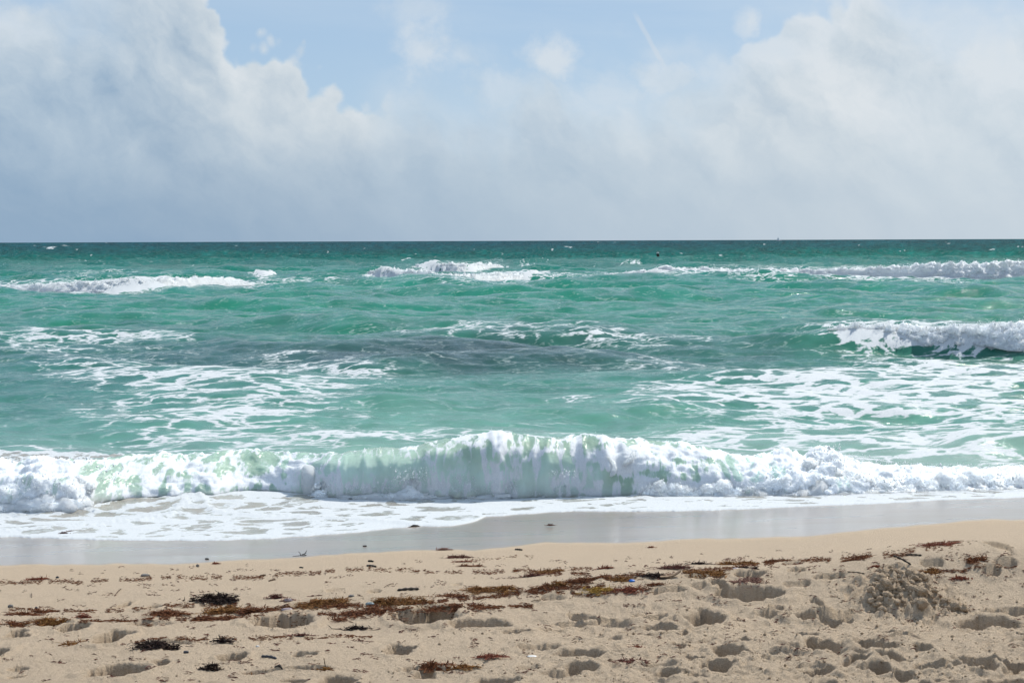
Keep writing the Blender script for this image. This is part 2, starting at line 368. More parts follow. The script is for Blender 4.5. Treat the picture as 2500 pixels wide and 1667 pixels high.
def mat_water(name='sea_water', rip=1.0, bn_w=.35, bu_w=1.0, see=False):
    m, g = new_mat(name)
    foam = g.attr('foam'); col = g.attr('tint', 'Color'); fuv = g.attr('fuv', 'Vector')
    far = g.attr('far')
    geo = g.n('ShaderNodeNewGeometry').outputs['Position']
    # lace of foam: thin curved walls between rounded holes
    w1 = g.vm('SCALE', g.vm('SUBTRACT', g.noise(fuv, .9, 4.0, .55, 0, 1), (.5, .5, .5)), 1.5)
    w2 = g.vm('SCALE', g.vm('SUBTRACT', g.noise(fuv, 4.5, 3.0, .55, 0, 1), (.5, .5, .5)), .30)
    wv = g.vm('ADD', g.vm('ADD', fuv, w1), w2)
    vor = g.n('ShaderNodeTexVoronoi', feature='DISTANCE_TO_EDGE'); g.put(vor.inputs['Vector'], wv); vor.inputs['Scale'].default_value = 1.55
    vor2 = g.n('ShaderNodeTexVoronoi', feature='DISTANCE_TO_EDGE'); g.put(vor2.inputs['Vector'], wv); vor2.inputs['Scale'].default_value = 5.2
    l1 = g.sstep(vor.outputs['Distance'], .26, .0); l2 = g.sstep(vor2.outputs['Distance'], .32, .0)
    nn = g.noise(wv, 1.6, 6.0, .62)
    lace = g.m('ADD', g.m('ADD', g.m('MULTIPLY', l1, .64), g.m('MULTIPLY', l2, .26)), g.m('MULTIPLY', g.sstep(nn, .25, .75), .28))
    thr = g.m('SUBTRACT', 1.19 if see else 1.15, foam)
    fm = g.sstep(lace, g.m('SUBTRACT', thr, .20 if see else .09), g.m('ADD', thr, .20 if see else .12))
    film = g.m('MULTIPLY', g.sstep(lace, g.m('SUBTRACT', thr, .30), g.m('ADD', thr, .05)), .30)
    # tiny bubbles
    bub = g.noise(fuv, 45.0, 3.0, .7)
    fm = g.m('MULTIPLY', fm, g.sstep(g.m('ADD', bub, g.m('MULTIPLY', foam, .5)), .35, .55, .72, 1.0))
    # ripples
    rp = g.vm('MULTIPLY', geo, (1, 2.3, 1))
    r1 = g.noise(rp, 3.1, 5.0, .62, .4); r2 = g.noise(g.vm('MULTIPLY', geo, (1, 1.8, 1)), 11.0, 3.0, .6, .3)
    hh = g.m('ADD', g.m('MULTIPLY', r1, 1.0), g.m('MULTIPLY', r2, .5))
    bn = g.bump(hh, 1.0, .020 * rip)
    rf = g.noise(g.vm('MULTIPLY', geo, (.25, .5, 1)), 1.0, 4.0, .7)
    bn = g.bump(g.m('MULTIPLY', rf, far), 1.0, .12, bn)
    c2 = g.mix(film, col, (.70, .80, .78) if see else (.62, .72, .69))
    if see:                                                    # cloudy water full of bubbles: light soaks through it
        dif = g.n('ShaderNodeBsdfPrincipled', subsurface_method='BURLEY'); dif.inputs['Subsurface Weight'].default_value = 1.0; dif.inputs['Specular IOR Level'].default_value = 0
        dif.inputs['Subsurface Radius'].default_value = (.8, 1, .95); dif.inputs['Subsurface Scale'].default_value = .14
    else: dif = g.n('ShaderNodeBsdfDiffuse')
    g.put(dif.inputs[0], c2)
    upn = g.n('ShaderNodeCombineXYZ'); upn.inputs[2].default_value = 1.0
    nrm = g.n('ShaderNodeNewGeometry').outputs['Normal']
    soft = g.vm('NORMALIZE', g.vm('ADD', g.vm('SCALE', nrm, bn_w), g.vm('SCALE', upn.outputs[0], bu_w))); g.put(dif.inputs['Normal'], soft)
    if see:                                                    # clear, backlit water of the curling wave
        tl = g.n('ShaderNodeBsdfTranslucent'); g.put(tl.inputs[0], g.vm('MULTIPLY', c2, (1.15, 1.12, 1.08)))
        tp = g.n('ShaderNodeBsdfTransparent'); g.put(tp.inputs[0], (.80, .93, .88))
        m1 = g.n('ShaderNodeMixShader'); m1.inputs[0].default_value = .22; g.t.links.new(dif.outputs[0], m1.inputs[1]); g.t.links.new(tl.outputs[0], m1.inputs[2])
        m2 = g.n('ShaderNodeMixShader'); g.put(m2.inputs[0], g.attr('clear')); g.t.links.new(m1.outputs[0], m2.inputs[1]); g.t.links.new(tp.outputs[0], m2.inputs[2])
        dif = m2
    gl = g.n('ShaderNodeBsdfGlossy'); gl.inputs['Color'].default_value = (1, 1, 1, 1)
    g.put(gl.inputs['Roughness'], g.lin(far, 0.0, 1.0, .10, .16)); g.put(gl.inputs['Normal'], bn)
    fr = g.n('ShaderNodeFresnel'); fr.inputs[0].default_value = 1.33; g.put(fr.inputs[1], bn)
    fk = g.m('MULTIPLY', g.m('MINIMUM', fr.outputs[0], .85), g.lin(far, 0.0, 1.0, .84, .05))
    wat = g.n('ShaderNodeMixShader'); g.put(wat.inputs[0], fk); g.t.links.new(dif.outputs[0], wat.inputs[1]); g.t.links.new(gl.outputs[0], wat.inputs[2])
    fd = g.n('ShaderNodeBsdfPrincipled', subsurface_method='BURLEY')
    if see: fd.inputs['Subsurface Weight'].default_value = 1.0; fd.inputs['Subsurface Radius'].default_value = (1, 1, 1); fd.inputs['Subsurface Scale'].default_value = .10
    fd.inputs['Roughness'].default_value = .75; fd.inputs['Specular IOR Level'].default_value = .25
    g.put(fd.inputs['Base Color'], g.mix(g.sstep(bub, .3, .7), (.68, .72, .745) if see else (.54, .58, .59), (.79, .81, .82) if see else (.69, .71, .715)))
    fh = g.m('ADD', g.m('MULTIPLY', fm, .5), g.m('MULTIPLY', g.noise(fuv, 16.0, 5.0, .65), .7))
    fup = g.n('ShaderNodeCombineXYZ'); fup.inputs[2].default_value = .9
    g.put(fd.inputs['Normal'], g.vm('NORMALIZE', g.vm('ADD', g.bump(fh, .6, .03), fup.outputs[0])))
    mx = g.n('ShaderNodeMixShader'); g.put(mx.inputs[0], fm); g.t.links.new(wat.outputs[0], mx.inputs[1]); g.t.links.new(fd.outputs[0], mx.inputs[2])
    out(g, mx.outputs[0]); return m

def mat_foam(name='white_foam', c0=(.80, .83, .85), c1=(.90, .915, .92), sc=22.0, lo=.12, sss=.16, up=2.0):
    m, g = new_mat(name)
    geo = g.n('ShaderNodeNewGeometry').outputs['Position']
    n = g.noise(geo, sc, 5.0, .7)
    p = g.n('ShaderNodeBsdfPrincipled', subsurface_method='BURLEY'); p.inputs['Roughness'].default_value = .6; p.inputs['Specular IOR Level'].default_value = .25
    p.inputs['Subsurface Weight'].default_value = 1.0; p.inputs['Subsurface Radius'].default_value = (1, 1, 1); p.inputs['Subsurface Scale'].default_value = sss
    g.put(p.inputs['Base Color'], g.mix(g.sstep(n, .3, .65), c0, c1))
    nb = g.bump(n, .6, .025); upn = g.n('ShaderNodeCombineXYZ'); upn.inputs[2].default_value = up
    g.put(p.inputs['Normal'], g.vm('NORMALIZE', g.vm('ADD', nb, upn.outputs[0])))
    tr = g.n('ShaderNodeBsdfTranslucent'); g.put(tr.inputs[0], (.86, .92, .93))
    mx = g.n('ShaderNodeMixShader'); mx.inputs[0].default_value = .35
    g.t.links.new(p.outputs[0], mx.inputs[1]); g.t.links.new(tr.outputs[0], mx.inputs[2])
    lw = g.n('ShaderNodeLayerWeight'); lw.inputs[0].default_value = .35
    hole = g.noise(geo, sc * 1.9, 5.0, .75)
    al = g.sstep(hole, .30, .40, lo, 1.0)
    tp = g.n('ShaderNodeBsdfTransparent'); m2 = g.n('ShaderNodeMixShader'); g.put(m2.inputs[0], al)
    g.t.links.new(tp.outputs[0], m2.inputs[1]); g.t.links.new(mx.outputs[0], m2.inputs[2])
    out(g, m2.outputs[0]); return m

def mat_simple(name, c0, c1, rough=.7, sc=60.0, bump=.3, bd=.004, spec=.4):
    m, g = new_mat(name)
    geo = g.n('ShaderNodeNewGeometry').outputs['Position']
    n = g.noise(geo, sc, 4.0, .65)
    p = g.n('ShaderNodeBsdfPrincipled'); p.inputs['Roughness'].default_value = rough; p.inputs['Specular IOR Level'].default_value = spec
    g.put(p.inputs['Base Color'], g.mix(g.sstep(n, .3, .7), c0, c1))
    g.put(p.inputs['Normal'], g.bump(n, bump, bd))
    out(g, p.outputs[0]); return m

M_SAND = mat_sand(); M_WATER = mat_water(); M_CURL = mat_water('curling_water', 1.0, 1.0, .8, True); M_FOAM = mat_foam(); M_FOAM_FAR = mat_foam('far_foam', sc=5.0, sss=.22, up=4.0)
M_CLOD = mat_simple('clod_sand', (.42, .31, .20), (.66, .51, .36), .95, 130, 1.0, .02, .1)

# ------------------------------------------------------------------ the beach
WETLINE = [(-900,1400),(0,1386),(200,1388),(400,1382),(700,1366),(1000,1352),(1150,1346),(1250,1340),(1330,1329),(1500,1331),(1650,1326),(1800,1318),(2000,1309),(2200,1291),(2350,1277),(2500,1271),(3400,1240)]
def build_beach():
    k = np.concatenate([np.linspace(-1.2, -.56, 40)[:-1], np.linspace(-.56, -.40, 130)[:-1], np.linspace(-.40, .40, 900), np.linspace(.40, .56, 130)[1:], np.linspace(.56, 1.2, 40)[1:]])
    q = np.concatenate([np.linspace(.40, .335, 60)[:-1], np.linspace(.335, .20, 420), np.linspace(.20, .165, 40)[1:]])
    # rows follow the depression of the ground, so cells stay about square to the eye
    Y = []
    for qq in q:
        z = .6
        for _ in range(20): z = .5 * z + .5 * float(z_base(np.array(0.0), np.array((CAM_H - z) / qq)))
        Y.append((CAM_H - z) / qq)
    Y = np.concatenate([np.array(Y), np.linspace(Y[-1] + .5, 45, 30)])
    yy, kk = np.meshgrid(Y, k, indexing='ij')
    x = kk * yy; y = yy + 0 * x
    z = sand_z(x.ravel(), y.ravel()).reshape(x.shape)
    px, py = proj(x, y, z_base(x, y))
    wl = interp(px, WETLINE, 1) + 5 * fbm(px / 160, py / 400, 3, 61)
    wet = ss(py, wl + 9, wl - 3)
    ob = mesh_obj('beach_sand', np.stack([x, y, z], -1).reshape(-1, 3), grid_faces(*x.shape), M_SAND)
    set_attr(ob, 'wet', wet.ravel()); tag(ob, kind='structure')
    # the rest of the beach: behind the camera and out to the sides
    gx = np.array([-400, -120, -40, -12, 0, 12, 40, 120, 400.]); gy = np.array([-300, -60, -15, -4, 2, 4.4, 5.2, 5.9, 7.2])
    X, Yg = np.meshgrid(gx, gy); zb = np.where(Yg > 6.6, -.3, z_base(0 * X, Yg)) - .02
    ob2 = mesh_obj('beach_behind', np.stack([X, Yg, zb], -1).reshape(-1, 3), grid_faces(*X.shape), M_SAND)
    set_attr(ob2, 'wet', np.zeros(X.size)); tag(ob2, kind='structure')
build_beach()

# ------------------------------------------------------------------ sea surface
def ocean_tile(N, L, wind, wdir, seed, lmin, lmax, spread=2):
    r = np.random.default_rng(seed)
    kx = np.fft.fftfreq(N, L / N) * 2 * math.pi; KX, KY = np.meshgrid(kx, kx, indexing='xy')
    K = np.hypot(KX, KY); K[0, 0] = 1
    Lw = wind ** 2 / 9.81
    cosd = (KX * wdir[0] + KY * wdir[1]) / K
    Pk = np.exp(-1 / (K * Lw) ** 2) / K ** 4 * np.abs(cosd) ** spread
    lam = 2 * math.pi / K
    Pk = Pk * ss(lam, lmin * .6, lmin) * ss(lam, lmax * 1.5, lmax); Pk[0, 0] = 0
    a = (r.normal(size=(N, N)) + 1j * r.normal(size=(N, N))) * np.sqrt(Pk)
    h = np.real(np.fft.ifft2(a)); s = h.std()
    dx = np.real(np.fft.ifft2(-1j * a * KX / K)); dy = np.real(np.fft.ifft2(-1j * a * KY / K))
    return (h / s, dx / s, dy / s, L)
def samp(tile, x, y, sx=1.0):
    h, dx, dy, L = tile; N = h.shape[0]
    u = (x * sx / L * N) % N; v = (y * sx / L * N) % N
    i = np.floor(u).astype(int); j = np.floor(v).astype(int); fu, fv = u - i, v - j
    i1, j1 = (i + 1) % N, (j + 1) % N
    def b(t): return (t[j, i] * (1 - fu) + t[j, i1] * fu) * (1 - fv) + (t[j1, i] * (1 - fu) + t[j1, i1] * fu) * fv
    return b(h), b(dx), b(dy)
def unit(a, b): n = math.hypot(a, b); return (a / n, b / n)
T_BIG = ocean_tile(512, 67.0, 5.2, unit(-.22, -1), 3, 1.2, 20, 5)
T_MID = ocean_tile(512, 19.0, 2.8, unit(-.30, -1), 4, .35, 5.0, 3)
T_SML = ocean_tile(256, 4.3, 2.5, unit(-.45, -1), 5, .08, 1.3, 2)

# breakers out at sea: (px, foot_py, crest_py) polylines
BREAKERS = [
 dict(name='left', tab=[(-700,706,699),(-200,708,696),(0,713,698),(120,715,692),(250,716,688),(380,716,685),(480,711,682),(560,702,681),(605,692,683),(625,688,686)],
      label='long low white breaker rolling in on the left, far behind the shore break'),
 dict(name='tip', tab=[(596,680,678),(620,684,673),(650,685,671),(672,683,675),(686,680,679)],
      label='small white wave tip at the right end of the left far breaker'),
 dict(name='mid_front', tab=[(872,668,666),(890,682,665),(950,697,666),(1050,697,668),(1150,694,672),(1230,689,668),(1300,681,669),(1350,678,675),(1395,675,674)],
      label='white breaker in the middle distance, the front one of the pair left of centre'),
 dict(name='mid_back', tab=[(985,664,660),(1010,668,648),(1060,672,646),(1150,671,648),(1210,668,647),(1236,662,650),(1240,656,655)],
      label='shorter white breaker just behind the front one of the central pair'),
 dict(name='right', tab=[(1435,676,674),(1520,682,668),(1620,684,657),(1700,682,656),(1800,677,657),(1950,674,656),(2100,676,655),(2200,683,652),(2300,686,648),(2400,684,642),(2500,684,640),(2800,686,642),(3200,684,644)],
      label='longest white breaker, running from right of centre to the right edge far out'),
 dict(name='right_near', tab=[(2040,850,806),(2095,850,802),(2140,851,800),(2190,853,800),(2250,856,802),(2300,856,803),(2340,858,804),(2400,860,803),(2440,862,798),(2500,864,796),(2700,868,798),(3000,866,804)],
      label='tumbling white breaker with green face at the right edge, halfway to the horizon'),
]
SWELLS = [ # px0, px1, foot_py, height m, front m, back m
 (250,1050,775,.30,1.2,3.0),(-100,420,800,.22,1.2,2.6),(1520,1720,730,.28,1.5,4.0),(1780,2120,728,.34,1.5,4.0),(2020,2350,768,.30,1.7,3.0),(2180,2520,722,.35,1.6,4.0),
 (780,960,815,.20,.9,2.0),(1240,1360,812,.14,.7,1.6),(650,1600,912,.38,2.4,2.6),(780,1300,862,.22,1.5,2.0),(1050,1500,835,.16,.8,1.5),(500,1100,1005,.10,.7,1.0),(-100,420,905,.18,1.2,1.8),(1330,1760,1015,.12,.7,.9),
 (1560,1960,1062,.10,.8,.8),(2330,2600,1125,.22,.9,.9),(380,760,985,.08,.8,1.2),(1900,2200,835,.18,1.1,2.0),(-300,700,742,.25,1.5,4),(860,1400,745,.22,1.4,3.5),(1000,1400,722,.22,1.4,3.5),
 (300,800,668,.35,2.0,6),(900,1500,650,.4,2.5,8),(1500,2300,640,.4,3,9),(100,700,645,.4,3,8),(-500,2900,628,.35,4,10)]
def foot_crest(px, t):
    hgt = [(r[0], r[1] - r[2]) for r in t]; w = min(160, (t[-1][0] - t[0][0]) * .3)
    o = np.linspace(-w, w, 9)
    foot = sum(interp(px + q, t, 1) for q in o) / 9
    hh = (interp(px - 10, hgt, 1) + interp(px + 10, hgt, 1)) / 2
    return foot, foot - hh
def bump_prof(d, wf, wb):
    # d>0 behind crest (seaward)
    return np.where(d < 0, ss(d, -wf, 0), 1 / (1 + (np.maximum(d, 0) / wb) ** 2.2))
def sea_disp(x, y):
    px, py = proj(x, y, 0 * x)
    y_ = np.maximum(y, 14)
    amp = np.interp(y_, [14, 22, 40, 80, 150, 400, 2000], [.018, .060, .140, .22, .26, .32, .38])
    h1, dx1, dy1 = samp(T_BIG, x, y); h2, dx2, dy2 = samp(T_MID, x, y)
    a2 = np.interp(y_, [14, 22, 60, 150, 400], [.014, .030, .062, .09, .10])
    z = amp * h1 + a2 * h2; dx = 1.0 * (amp * dx1 + a2 * dx2); dy = 1.1 * (amp * dy1 + a2 * dy2)
    near = y < 70
    if near.any():
        h3, dx3, dy3 = samp(T_SML, x[near], y[near])
        a3 = np.interp(y[near], [14, 40, 70], [.0065, .012, .0])
        z[near] += a3 * h3; dx[near] += a3 * dx3; dy[near] += a3 * dy3
    for p0, p1, pf, hh, wf, wb in SWELLS:
        yc = at_z(.5 * (p0 + p1), pf, 0)[1] + wf
        win = ss(px, p0 - .25 * (p1 - p0), p0 + .3 * (p1 - p0)) * ss(px, p1 + .25 * (p1 - p0), p1 - .3 * (p1 - p0))
        wob = wf * .7 * gn(x / (wf * 3), x * 0 + pf, 91) + wf * .25 * gn(x / wf, x * 0 + pf, 92)
        z = z + hh * win * bump_prof(y - yc - wob, wf * 1.3, wb) * (1 + .3 * gn(x / wf * .8, y / wf * .2, 93))
    for b in BREAKERS:
        t = b['tab']; p0, p1 = t[0][0], t[-1][0]
        foot, crest = foot_crest(px, t)
        yf = at_z(px, foot, 0)[1]; hh = (foot - crest) / FPX * yf
        win = ss(px, p0 - (230 if b['name'] == 'right_near' else 60), p0 + 25) * ss(px, p1 + 60, p1 - 25)
        w = np.clip(hh, .3, 1)
        z = z + np.where(np.abs(y - yf) < 25, hh * .78 * win * bump_prof(y - yf - w * 1.9, w * 2.0, w * 2.8), 0)
    return z, dx, dy

# foam patches in the flat water: px, py, rx, ry, cover
FOAM = [(2260,960,480,66,.50),(2430,900,300,30,.44),(1980,1005,320,60,.38),(1800,975,260,26,.30),(2330,1060,420,60,.42),(1750,1060,260,30,.24),(2120,880,260,26,.30),(2330,885,260,24,.42),
 (2480,980,300,60,.22),(520,975,310,66,.44),(430,930,200,30,.22),(620,925,200,30,.24),(760,905,120,32,.28),(640,880,260,14,.34),(240,905,180,32,.30),(560,1025,280,24,.34),(860,950,100,45,.20),
 (80,840,190,14,.46),(330,833,170,7,.42),(250,860,180,14,.28),(1180,822,260,10,.28),(1500,840,220,10,.30),(1450,868,260,14,.22),(1650,900,220,18,.20),(2130,830,120,20,.36),(2420,905,200,30,.25),
 (300,700,420,14,.55),(620,703,120,10,.34),(260,676,170,7,.36),(1100,688,280,10,.50),(1330,684,160,8,.40),(1900,676,520,10,.55),(2300,668,300,14,.60),(2250,690,180,8,.36),(1680,955,110,14,.34),(1500,985,180,10,.26),
 (2100,675,700,8,.3),(1160,655,120,10,.3),(1950,655,180,6,.4),(1250,672,70,4,.35),(190,600,14,2,.6),
 (1050,1062,500,16,.30),(650,1070,300,26,.42),(300,1092,420,24,.38),(1800,1085,320,24,.36),(2250,1105,340,36,.40),(420,1055,220,16,.25),(30,1100,220,22,.2),(1600,1068,200,12,.2)]
CAPS = [(912,656,26,2.6),(126,606,13,2.2),(126,606,13,3),(1715,610,10,2.5),(1900,594,12,2.5),(1690,599,8,2),(300,618,9,1.6),(620,630,12,2),(520,641,10,1.6),(430,657,12,1.8),(350,641,6,1.4),(700,631,12,1.6),(735,640,10,1.6),(985,641,22,3),(1290,654,16,2.5),(1345,645,12,2),
 (1390,602,9,1.5),(1140,598,9,1.5),(860,617,9,1.5),(440,595,10,1.5),(2080,592,9,1.5),(2300,604,9,1.5),(2110,632,10,2),(2420,612,9,1.5),(1550,648,26,2),(1605,630,10,2),(1175,728,16,2.5),
 (1280,650,16,3),(1480,618,8,1.5),(1590,592,20,1.4),(1760,628,8,1.5),(820,612,8,1.3),(60,594,7,1.3),(960,608,7,1.2),(1210,620,7,1.2),(2200,596,8,1.3),(2450,597,8,1.2),(1660,622,7,1.3),(1830,616,8,1.3),(560,606,8,1.2)]
def sea_foam(px, py, z, y):
    f = np.zeros_like(px)
    wx = 110 * fbm(px / 260, py / 34, 4, 71, .6); wy = 13 * fbm(px / 170, py / 34, 3, 72)
    for cx, cy, rx, ry, s in FOAM:
        e = np.hypot((px + wx - cx) / rx, (py + wy * min(1, ry / 20) - cy) / ry)
        f = f + s * .69 * ss(e, 1.55, .10)
    f = np.minimum(f, .74)
    for cx, cy, rx, ry in [c for i, c in enumerate(CAPS) if i % 7 == 2 or c[1] > 640]:
        e = np.hypot((px - cx) / rx, (py + .15 * wy - cy) / ry)
        f = np.maximum(f, .80 * ss(e + .7 * gn(px / 5, py / 1.5, 73), 1.1, .2))
    for b in BREAKERS:
        t = b['tab']; foot, crest = foot_crest(px, t); h = np.maximum(foot - crest, 2)
        win = ss(px, t[0][0] - 10, t[0][0] + 15) * ss(px, t[-1][0] + 10, t[-1][0] - 15)
        # the rows of the water sheet that stand under the white water: from the foot back over the crest
        yf = at_z(px, foot, 0)[1]; w_ = np.clip(h / FPX * yf, .3, 1); dd = y - yf
        lo_ = (.9 if b['name'] == 'right_near' else -.1) * w_
        f = np.maximum(f, win * (.98 + .35 * gn(px / 14, py / 3, 79) + .25 * gn(px / 5, py / 1.5, 80)) * ss(dd, lo_ - .3, lo_ + .3) * ss(dd, 3.6 * w_, 2.2 * w_) + win * (.45 if b['name'] != 'right_near' else .30) * ss(dd, -3.0, -.5) * ss(dd, 1, 0) * (1 + .4 * gn(px / 30, py / 5, 76)))
        f = np.maximum(f, win * .42 * ss(dd, 1.0, 2.5) * ss(dd, 12 * w_, 4 * w_) * (1 + .5 * gn(px / 60, py / 5, 78)))
    # scattered whitecaps offshore
    c = ss(gn(px / 7 + 3, py / 1.6, 74) + .5 * gn(px / 60, py / 9, 75), .86, 1.15) * ss(py, 588, 594) * ss(py, 690, 640)
    f = np.maximum(f, c * .8)
    return f
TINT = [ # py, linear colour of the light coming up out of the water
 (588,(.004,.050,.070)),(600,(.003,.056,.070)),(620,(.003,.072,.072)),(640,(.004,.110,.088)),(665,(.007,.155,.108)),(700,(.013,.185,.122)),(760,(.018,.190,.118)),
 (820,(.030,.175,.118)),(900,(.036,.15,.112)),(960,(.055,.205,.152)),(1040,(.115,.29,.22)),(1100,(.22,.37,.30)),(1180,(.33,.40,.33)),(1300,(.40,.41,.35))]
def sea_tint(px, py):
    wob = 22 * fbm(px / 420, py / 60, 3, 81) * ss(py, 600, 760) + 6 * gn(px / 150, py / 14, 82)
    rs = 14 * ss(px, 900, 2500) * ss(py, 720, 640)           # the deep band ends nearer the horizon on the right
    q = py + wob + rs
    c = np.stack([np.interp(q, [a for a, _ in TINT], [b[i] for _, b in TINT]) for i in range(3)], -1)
    # dark grey-teal swell and darker patches in mid water
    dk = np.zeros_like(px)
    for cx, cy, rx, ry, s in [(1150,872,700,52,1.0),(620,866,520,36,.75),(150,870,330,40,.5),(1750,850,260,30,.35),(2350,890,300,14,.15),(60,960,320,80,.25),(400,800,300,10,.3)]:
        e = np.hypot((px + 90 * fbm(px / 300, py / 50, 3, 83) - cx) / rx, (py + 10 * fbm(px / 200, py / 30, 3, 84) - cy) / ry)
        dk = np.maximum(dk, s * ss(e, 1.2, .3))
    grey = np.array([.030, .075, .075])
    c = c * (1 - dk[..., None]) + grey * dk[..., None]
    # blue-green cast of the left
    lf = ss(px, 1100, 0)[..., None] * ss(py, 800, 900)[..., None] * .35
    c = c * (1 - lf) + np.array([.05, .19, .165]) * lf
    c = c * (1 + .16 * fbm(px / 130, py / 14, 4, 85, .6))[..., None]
    sp = (1 + .42 * gn(px / 9, py / 1.3, 86) + .30 * gn(px / 26, py / 2.6, 87)) ; fr_ = ss(py, 660, 620)  # light and shade of far wave facets, speckled into the tint
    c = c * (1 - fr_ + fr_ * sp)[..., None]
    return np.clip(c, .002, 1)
def rgba(c): return np.concatenate([c, np.ones(c.shape[:-1] + (1,))], -1)

def build_sea():
    k = np.concatenate([-np.geomspace(9, .46, 40)[:-1], np.linspace(-.46, .46, 860), np.geomspace(.46, 9, 40)[1:]])
    Y = [16.4]
    while Y[-1] < 26000:
        y = Y[-1]; pxl = y * y / (CAM_H * 1422.)
        if y < 30: st = .05
        elif y < 140: st = min(.55 * pxl, .05 + (y - 30) * .006)
        else: st = pxl * np.interp(y, [140, 400, 2000], [.45, .6, .9])
        Y.append(y + st)
    Y = np.array(Y)
    yy, kk = np.meshgrid(Y, k, indexing='ij'); x = (kk * yy); y = yy.copy()
    sh = x.shape; x, y = x.ravel(), y.ravel()
    z, dx, dy = sea_disp(x, y)
    kf = 1 - ss(np.abs(x / y), .46, .9)
    z, dx, dy = z * kf, dx * kf, dy * kf
    fadein = ss(y, 16.4, 18.5); z = z * fadein - .05 * (1 - fadein)
    px, py = proj(x, y, 0 * x)
    cl = np.clip(px, -1500, 4000)
    ob = mesh_obj('sea', np.stack([x + dx, y + dy, z], -1), grid_faces(*sh), M_WATER)
    print('sea quads', sh[0] * sh[1], 'rows', sh[0])
    f = sea_foam(cl, py, z, y)
    f = f + np.where(f > .05, .10 * np.clip(z / .12, -1, 1), 0) * (y < 60)
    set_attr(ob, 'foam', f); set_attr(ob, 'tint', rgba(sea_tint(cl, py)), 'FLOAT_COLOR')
    fs = np.interp(y, [17, 30, 60, 110], [1.0, .75, .45, .35])
    # foam stretched along the shore
    set_attr(ob, 'fuv', np.stack([x * .60, y * 1.15, 0 * x], -1), 'FLOAT_VECTOR')
    set_attr(ob, 'far', ss(y, 60, 260))
    tag(ob, kind='structure')
build_sea()

# ------------------------------------------------------------------ blobs, drops
OCT_V = np.array([[1,0,0],[-1,0,0],[0,1,0],[0,-1,0],[0,0,1],[0,0,-1.]]); OCT_F = np.array([[0,2,4],[2,1,4],[1,3,4],[3,0,4],[2,0,5],[1,2,5],[3,1,5],[0,3,5]])
def drops(P, S, name, mat, parent=None, stretch=1.0):
    n = len(P); sc = np.ones((n, 1, 3)) * S[:, None, None]; sc[:, :, 2] *= stretch
    jit = rng.uniform(.6, 1.3, (n, 6, 1))
    v = OCT_V[None] * sc * jit + P[:, None]
    f = OCT_F[None] + 6 * np.arange(n)[:, None, None]
    return mesh_obj(name, v.reshape(-1, 3), f.reshape(-1, 3), mat, True, parent)

M_DROP = mat_foam('spray_drops', (.86, .90, .92), (.95, .97, .98), 90, .6, .01)

